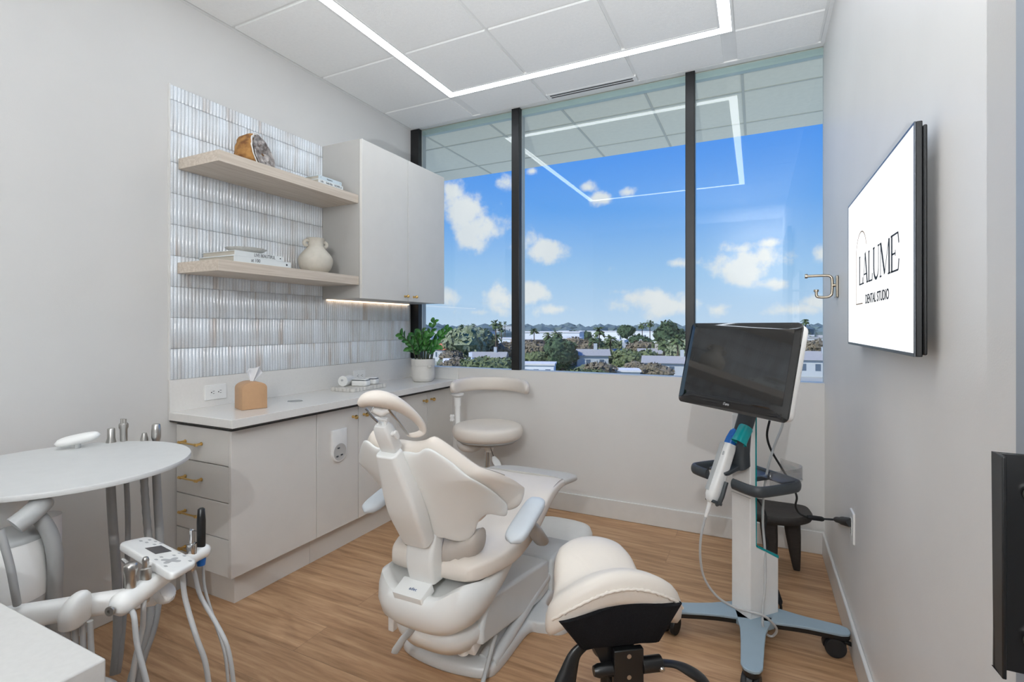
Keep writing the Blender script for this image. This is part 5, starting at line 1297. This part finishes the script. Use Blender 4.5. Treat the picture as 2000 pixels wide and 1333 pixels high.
# suction instruments hanging behind the tray table
def rear(lab, pts, kind, r, ribs=False, top=None):
    t = thing('suction_handpiece', lab, 'dental instrument', pts[-1], 'suction and air tips behind the tray table')
    w = MB(); p = V(pts[0]); up = (p-V(pts[1])).normalized(); up = V((up.x*.3, up.y*.3, 1)).normalized()
    if kind == 'valve': pr = [(-.02,r*.9),(.0,r*1.15),(.02,.013),(.055,.0125),(.058,.010)]
    elif kind == 'lever': pr = [(-.02,r),(.0,.012),(.055,.0125),(.062,.016),(.076,.016),(.08,.012)]
    elif kind == 'slim': pr = [(-.02,r),(.0,.012),(.012,.013),(.03,.010),(.04,.008)]
    else: pr = [(-.02,r),(.0,.011),(.02,.0165),(.045,.0165),(.07,.014),(.073,.011)]
    w.tube([p+up*h for h, q_ in pr], [q_ for h, q_ in pr], 18); w.build('tip', M['steel'], t, sharp=40)
    if kind == 'lever':
        for sx_ in (-.009, .009):
            w = MB(); w.tube([p+up*.078+V((sx_,0,0)), p+up*.096+V((sx_,0,0))], .0065, 10); w.build('valve_port', M['steel'], t)
    if kind == 'valve':
        w = MB(); w.box(p.x-.020,p.x-.008,p.y-.006,p.y+.006,p.z+.002,p.z+.02); w.build('slide', M['steel'], t, bevel=.003)
    w = MB(); c = cr(pts, 10)
    w.tube(c, [r*(1+(.10 if (ribs and i % 2) else 0)) for i in range(len(c))], 12); w.build('hose', M['hose'], t, sharp=80)
rear('silver suction tip with side slide, leftmost behind the round tray table', [(-2.256, 1.069, 0.849),(-2.258, 1.068, 0.702),(-2.226, 1.061, 0.531),(-2.202, 1.062, 0.339),(-2.176, 1.053, 0.135),(-2.166, 1.035, -0.025)], 'valve', .0155)
rear('tall silver syringe head with twin buttons behind the round tray table', [(-2.234, 1.102, 0.844),(-2.225, 1.106, 0.696),(-2.208, 1.103, 0.519),(-2.202, 1.095, 0.324),(-2.162, 1.059, 0.097),(-2.156, 1.04, -0.025)], 'lever', .009)
rear('short silver tip on a ribbed hose behind the round tray table', [(-2.173, 1.143, 0.842),(-2.174, 1.142, 0.713),(-2.129, 1.131, 0.523),(-2.082, 1.12, 0.378),(-2.013, 1.076, 0.223),(-1.986, 1.012, 0.082),(-1.988, 0.977, -0.04)], 'slim', .0125, True)
rear('fat silver suction tip nearest the drawer cabinet behind the tray table', [(-2.152, 1.175, 0.841),(-2.151, 1.176, 0.686),(-2.109, 1.163, 0.494),(-2.075, 1.146, 0.348),(-2.018, 1.096, 0.202),(-1.987, 1.033, 0.087),(-1.986, 1.012, -0.063)], 'fat', .0145)
w = MB(); w.T = basis(V((-2.263, 0.965, 0.885)), V((.62,.78,.03)), V((0,0,1)))
rings = []
for i in range(15):
    u = i/14*2-1; e = (1-abs(u)**3.2)**.5 if abs(u) < 1 else .05
    rings.append([(u*.068, .010*u+.019*e*math.sin(a), .026*e*math.cos(a)) for a in [2*PI*k/20 for k in range(20)]])
w.loft(rings); w.build('light_handle', M['white'], du_, sharp=70)
w = MB(); w.tube([V((-2.263, 0.965, 0.874)), V((-2.263, 0.965, 0.866))-V((0,0,.05)), V((-2.10,.95,.80)), V((-2.04,.80,.78))], .010, 10); w.tube([V((-2.266, 0.964, 0.87))-V((0,0,.05)), V((-2.131, 1.163, 0.838))-V((0,0,.05))], .014, 10); w.build('rear_holder', M['greyp'], du_)

# ---------------------------------------------------------------- console counter in the near corner
M['consoleq'] = mat('console_quartz', (192,191,188), .35, var=.04, vscale=120, spec=.3)
cc = thing('console_counter', 'white quartz topped counter standing in front of the round tray table', 'counter', (-1.5,-.1,0))
w = MB(); w.box(-2.2,-.797,-.5,.372,.812,.852); w.build('top', M['consoleq'], cc, bevel=.0025)
w = MB(); w.box(-2.18,-.803,-.5,.362,.10,.811); w.build('body', M['consoleq'], cc, bevel=.002)
w = MB(); w.box(-2.15,-.85,-.5,.32,.0,.0995); w.build('plinth', M['cab'], cc)

# ---------------------------------------------------------------- city outside
ZG = 1.306-15.
def noise_mat(name, c1, c2, scale, rough=.9): return mat(name, c1, rough, col2=c2, vscale=scale, spec=.2)
struct(MB().box(-2500,2500,25,6000,ZG-1,ZG).build('ground', noise_mat('town_ground', (186,184,172), (140,146,118), .03), smooth=False))
M['hw1'] = mat('house_wall_pale', (190,194,194), .8, var=.04, vscale=1.); M['hw2'] = mat('house_wall_white', (232,234,234), .8, var=.03, vscale=1.)
M['hw3'] = mat('house_wall_tan', (198,188,172), .8, var=.05, vscale=1.)
M['rf1'] = mat('roof_grey', (172,168,160), .8, var=.12, vscale=2.); M['rf2'] = mat('roof_terracotta', (206,120,82), .8, var=.2, vscale=2.); M['rf3'] = mat('roof_brown', (140,122,110), .8, var=.15, vscale=2.); M['rfw'] = mat('roof_white', (228,224,216), .8, var=.05, vscale=1.)
M['win'] = mat('house_window', (92,106,120), .2)
M['tr1'] = noise_mat('foliage_olive', (124,132,92), (84,98,64), 1.6); M['tr2'] = noise_mat('foliage_dark', (86,106,76), (56,74,54), 1.6); M['tr3'] = noise_mat('foliage_brown', (142,130,108), (106,98,78), 1.6); M['tr4'] = noise_mat('foliage_bamboo', (160,164,134), (112,126,90), 1.6)
M['palmf'] = noise_mat('palm_frond', (104,120,78), (70,86,54), 2.); M['bark'] = noise_mat('bark', (112,96,80), (84,72,60), 2.)
def gp(u, d):
    r = (u-1000)/979.5; c, s = math.cos(math.radians(26.01)), math.sin(math.radians(26.01))
    return (r*c-s)*d, (r*s+c)*d
def house(x, y, wx_, wy, h, wall, roof, lab, ang=.25, flat=False, nwin=3, cat='house', name='house', z0=ZG, chim=True, rise=None):
    t = thing(name, lab, cat, (x, y, z0)); T = Matrix.Translation((x, y, z0)) @ Matrix.Rotation(ang, 4, 'Z')
    w = MB(); w.T = T; w.box(-wx_,wx_,-wy,wy,-.5,h); w.build('walls', M[wall], t, smooth=False)
    w = MB(); w.T = T
    if flat: w.box(-wx_-.3,wx_+.3,-wy-.3,wy+.3,h,h+.5)
    else:
        r = rise or min(wy*.45, 2.4); e = .7
        w.loft([[(x_, -wy-e, h-.15), (x_, 0, h+r), (x_, wy+e, h-.15), (x_, 0, h-.1)] for x_ in (-wx_-e, wx_+e)])
    w.build('roof', M[roof], t, smooth=False)
    for k in range(nwin):
        xx = -wx_+(k+.5)*2*wx_/nwin
        w = MB(); w.T = T; w.box(xx-.7,xx+.7,-wy-.06,-wy+.1,h*.35,h*.75); w.build('window', M['win'], t, smooth=False)
    if chim and not flat:
        w = MB(); w.T = T; w.box(wx_*.3,wx_*.3+1.1,-.6,.6,h,h+(rise or 2.4)+1.2); w.build('chimney', M[wall], t, smooth=False)
    return t
hs = [(905,158,7,5,3.2,'hw2','rfw','low white-roofed house just above the sill in the narrow left pane',.5),
      (872,215,9,6,5.5,'hw1','rf2','pale house with terracotta roof right of the potted plant',-.5),
      (955,190,8,5,3.6,'hw1','rf1','grey-roofed bungalow at the foot of the first tall mullion',.35),
      (1050,140,6,5,4.6,'hw2','rfw','white flat house at the lower left of the middle pane',.3),
      (1148,165,8,5,6.0,'hw1','rf1','pale blue two-storey house with gabled grey roof in the middle pane',.35),
      (1205,132,7,4.5,3.4,'hw1','rfw','low white-roofed house at the sill in the middle pane',.3),
      (1210,178,4,4,5.8,'hw1','rf1','small pale house with square chimney behind a round tree',.3),
      (1272,200,6,5,4.5,'hw3','rf1','tan gabled house half hidden by trees in the middle pane',.3),
      (1312,150,10,5,4.5,'hw1','rf1','long grey-roofed house beside the second tall mullion',.15),
      (1592,150,7,5,5.5,'hw1','rf1','pale grey gabled house right of the monitor',.1),
      (1262,165,6,4,3.0,'hw2','rfw','bright white low garage roof between trees in the middle pane',.3)]
hs += [(1300,232,11,5,4.5,'hw2','rfw','long white flat roof between trees at the right of the middle pane',.1),(1242,246,7,4,5.,'hw2','rf1','white walled house behind the broad round olive tree',.3),
      (932,262,8,5,4.,'hw3','rf3','brown-roofed tan house behind the wide olive bush',.3),(993,285,5,4,4.,'hw3','rf2','small house with terracotta roof against the first mullion',.3),
      (1092,205,6,5,4.2,'hw2','rf1','white house under the dark conifer crown',.2),(1330,215,6,5,6.,'hw1','rf1','pale two-storey house at the edge of the second mullion',.2),
      (1603,185,6,4,4.5,'hw1','rf1','grey gabled house cut by the right window edge',.1),(1188,250,9,5,4.,'hw3','rf3','brown-roofed low house behind the bare trunk palm',.1)]
for u, d, a, b, h, wl, rf, lab, an in hs:
    x, y = gp(u, d); house(x, y, a*.8, b*.8, h*.92, wl, rf, lab, an, flat=(rf == 'rfw' and d < 145))
bl = [(1072,260,17,10,11.5,'hw2','rfw','large white commercial building with dark glass band, left of middle pane',.2,1),
      (1118,235,4,8,9.,'hw1','rfw','pale slab wall of the building beside the dark glass band',.2,0),
      (1230,420,60,10,10.0,'hw2','rfw','long white terrace of houses beyond the trees in the middle pane',-.03,12),
      (960,620,38,12,14.5,'hw1','rf1','wide grey apartment block on the skyline of the left pane',.1,12),
      (985,330,16,10,6.5,'hw2','rfw','white low warehouse beside the first mullion',.2,4),
      (890,520,40,12,9.,'hw1','rf1','distant grey building behind the bamboo clump',.1,8),
      (1600,320,30,10,7.,'hw1','rf1','grey low block on the skyline right of the monitor',0,6)]
for u, d, a, b, h, wl, rf, lab, an, nw in bl:
    x, y = gp(u, d); t = house(x, y, a, b, h, wl, rf, lab, an, True, nw if nw > 1 else 0, 'building', 'building')
    if nw == 1:
        w = MB(); w.T = Matrix.Translation((x,y,ZG)) @ Matrix.Rotation(an,4,'Z'); w.box(-a+1.5,a-.5,-b-.1,-b+.2,3.,8.); w.build('glass_band', mat('dark_glass_band', (74,68,66), .3), t, smooth=False)
def leafy(bm_, c, r, n, rn, size):
    for k in range(n):
        d = V((rn.gauss(0,1), rn.gauss(0,1), rn.gauss(0,1)))
        if d.length < .01: continue
        d.normalize(); p = V((c[0]+d.x*r[0]*rn.uniform(.72,1.05), c[1]+d.y*r[1]*rn.uniform(.72,1.05), c[2]+d.z*r[2]*rn.uniform(.72,1.05)))
        a = V((rn.gauss(0,1), rn.gauss(0,1), rn.gauss(0,1))).normalized()*size*rn.uniform(.6,1.3); b = d.cross(a).normalized()*size*.6
        bm_.add([p-a, p-b, p+a, p+b], [(0,1,2,3)])
def tree(u, d, top, r, m, lab, kind='round', grp=None):
    x, y = gp(u, d); rn = random.Random(int(u*7+d)); zt = ZG+top
    t = thing('tree', lab, 'tree', (x, y, ZG), grp)
    w = MB()
    rz = r*.8 if kind == 'round' else (r*1.5 if kind == 'tall' else top*.5)
    rz = min(rz, top*.48)
    w.tube([(x,y,ZG), (x,y,zt-rz*.9)], [r*.09, r*.06], 8); w.build('trunk', M['bark'], t)
    w = MB()
    for k in range(7):
        ox, oy, oz = (rn.uniform(-.5,.5)*r for _ in range(3)); q = rn.uniform(.5,.72)
        if k == 0: ox = oy = oz = 0; q = .75
        c_ = (x+ox, y+oy, zt-rz+oz*rz/r*.9); rr_ = (r*q, r*q, rz*q)
        vs_, fs_ = blob(c_, (rr_[0]*.9,rr_[1]*.9,rr_[2]*.9), rn.uniform(0,50), .45, 2); w.add(vs_, fs_)
        leafy(w, c_, (rr_[0]*1.1, rr_[1]*1.1, rr_[2]*1.1), 170, rn, r*.13)
    w.build('crown', M[m], t, smooth=False)
tl = [(912,205,14.2,11,'tr4','big feathery grey-green bamboo clump in the left pane','round'),
      (878,190,6.0,5,'tr3','brown bush below the terracotta roof','round'),(898,148,5.6,5.2,'tr3','round brown-green bush above the sill in the left pane','round'),(965,138,6.0,7,'tr1','wide olive bush at the foot of the first mullion','round'),
      (945,230,8,7,'tr3','brown tree right of the bamboo clump','round'),(985,215,8.5,7,'tr3','brown tree against the first mullion, above the olive bush','round'),
      (1040,185,9,6,'tr3','brown thin tree in front of the dark glass band','round'),(1062,165,7.2,7,'tr1','olive tree below the dark glass band','round'),(1098,160,11,5,'tr2','tall dark conifer in front of the commercial building','tall'),
      (1136,205,10,6.5,'tr3','dark round tree above the pale blue house','round'),(1160,215,9.6,6,'tr2','dark green tree between palms above the blue house','round'),(1130,330,11.5,9,'tr2','dark tree rising behind the slab wall','round'),
      (1158,128,5.6,5,'tr3','low brown shrub in front of the blue house','round'),(1148,124,4.2,5,'tr1','low green shrub at the sill below the blue house','round'),(1182,175,7.5,5,'tr1','olive tree left of the small pale house','round'),(1195,215,8.5,6,'tr1','pale olive tree behind the tall middle palm','round'),
      (1235,160,7.6,6.5,'tr1','broad round olive tree in the centre of the middle pane','round'),(1260,165,7.0,5,'tr1','smaller olive tree touching the broad round one','round'),(1250,138,4.8,4,'tr3','round tree beside the white garage roof','round'),(1284,136,4.9,4,'tr3','umbrella-shaped tree near the long grey roof','round'),
      (1243,235,8,7,'tr3','brown tree line gap tree behind the white garage','round'),(1255,300,9.2,8,'tr2','dark tree before the white terrace','round'),(1306,270,18.0,8.5,'tr2','tallest dark tree near the second mullion','tall'),(1225,380,16.6,7,'tr2','open-crowned tree on the skyline above the terrace','round'),
      (1296,215,9,7,'tr1','olive tree below the tallest dark tree','round'),(1330,190,11,6,'tr4','pale green tree at the second mullion','tall'),(1583,210,9.5,9,'tr3','grey-brown trees right of the monitor','round'),(1601,215,9.8,8,'tr3','brown tree at the right window edge','round')]
for a in tl: tree(*a)
def palm(u, d, top, cr_, lab, grp=None):
    x, y = gp(u, d); rn = random.Random(int(u+d)); t = thing('palm_tree', lab, 'palm tree', (x, y, ZG), grp)
    w = MB(); w.tube([(x,y,ZG),(x+.15,y,ZG+top*.5),(x,y,ZG+top-cr_*.5)], [.34,.26,.22], 8); w.build('trunk', M['bark'], t)
    w = MB(); c_ = V((x,y,ZG+top-cr_*.55))
    for k in range(26):
        a = rn.uniform(0,2*PI); e = rn.uniform(-.7,1.3); d_ = V((math.cos(a)*math.cos(e), math.sin(a)*math.cos(e), math.sin(e))); L2 = cr_*rn.uniform(.85,1.1); sd = d_.cross(V((0,0,1)))
        if sd.length < .05: sd = V((1,0,0))
        sd.normalize(); rows_ = []
        for s, q_ in ((0,.03),(.35,.12),(.65,.2),(.85,.26),(1.,.05)):
            p = c_+d_*L2*s-V((0,0,1))*L2*.35*s*s; rows_.append([p-sd*q_*cr_-V((0,0,.12*cr_*s)), p, p+sd*q_*cr_-V((0,0,.12*cr_*s))])
        w.loft(rows_, closed=False)
    w.build('fronds', M['palmf'], t, smooth=False)
pl = [(968,190,17.2,2.4,'tallest palm of the left pane, rising clear above the skyline'),(979,240,15.6,2.4,'second palm of the left pane, right of the tallest'),(953,250,12.6,2.6,'short thick palm between bamboo clump and tall palm'),(971,205,11.6,2.4,'palm crown just below the tallest palm of the left pane'),
      (976,420,18.5,2.2,'far thin palm right of the tall palm in the left pane'),(986,430,18.8,2.2,'far thin palm next to the first mullion'),(924,480,17.2,2.6,'far twin-topped palm above the bamboo clump'),
      (1043,235,13.9,2.6,'palm left of the dark glass band, near the first mullion'),(1071,215,12.4,2.8,'stout shaggy palm standing before the white building'),(1087,215,13.3,2.8,'stout shaggy palm right of its twin before the white building'),
      (1116,170,9.9,2.4,'short palm before the pale slab wall'),(1160,190,10.4,2.4,'shorter palm close left of the tall middle palm'),(1170,200,14.8,3.0,'tall full palm in the middle of the central pane'),(1192,175,11.8,2.6,'palm on a bare trunk right of the tall middle palm'),
      (1254,330,17.4,3.2,'skyline palm left of its twin above the white terrace'),(1269,330,18.8,3.3,'skyline palm right of its twin above the white terrace'),(1323,165,12.2,2.8,'palm on a thin trunk next to the second mullion'),(1296,170,10.0,2.4,'palm crown below the tallest dark tree'),
      (1573,260,18.6,2.4,'palm rising behind the right end of the monitor'),(1533,300,16.6,2.4,'palm tip peeping over the monitor top edge'),(1558,310,16.4,2.4,'palm tip over the top right corner of the monitor')]
for a in pl: palm(*a)
# distant tree belt and haze-blue suburbs, too far to count
w = MB(); rn = random.Random(12)
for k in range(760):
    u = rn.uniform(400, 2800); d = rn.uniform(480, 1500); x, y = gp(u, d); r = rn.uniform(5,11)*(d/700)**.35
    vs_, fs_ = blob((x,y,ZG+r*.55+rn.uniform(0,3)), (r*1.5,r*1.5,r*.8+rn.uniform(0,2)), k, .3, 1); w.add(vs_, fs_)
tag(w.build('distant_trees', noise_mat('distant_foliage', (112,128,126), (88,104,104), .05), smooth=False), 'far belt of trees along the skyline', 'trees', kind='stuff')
w = MB()
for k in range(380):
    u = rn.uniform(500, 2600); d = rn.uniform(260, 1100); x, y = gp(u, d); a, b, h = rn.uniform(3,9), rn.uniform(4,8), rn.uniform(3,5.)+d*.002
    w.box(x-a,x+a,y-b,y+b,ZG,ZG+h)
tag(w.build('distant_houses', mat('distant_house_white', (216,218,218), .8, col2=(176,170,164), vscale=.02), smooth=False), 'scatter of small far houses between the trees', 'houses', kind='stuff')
w = MB()
for k in range(900):
    u = rn.uniform(600, 2300); d = 150*(4.6**rn.random()); x, y = gp(u, d); r = rn.uniform(1.2,2.6)*(d/200)**.5
    vs_, fs_ = blob((x,y,ZG+r*.6), (r*1.3,r*1.3,r*.9), k+900, .32, 2); w.add(vs_, fs_); leafy(w, (x,y,ZG+r*.6), (r*1.35,r*1.35,r), 24, rn, r*.16)
tag(w.build('garden_shrubs', noise_mat('garden_foliage', (132,136,106), (96,106,80), .08), smooth=False), 'mass of garden shrubs and hedges between the houses', 'shrubs', kind='stuff')
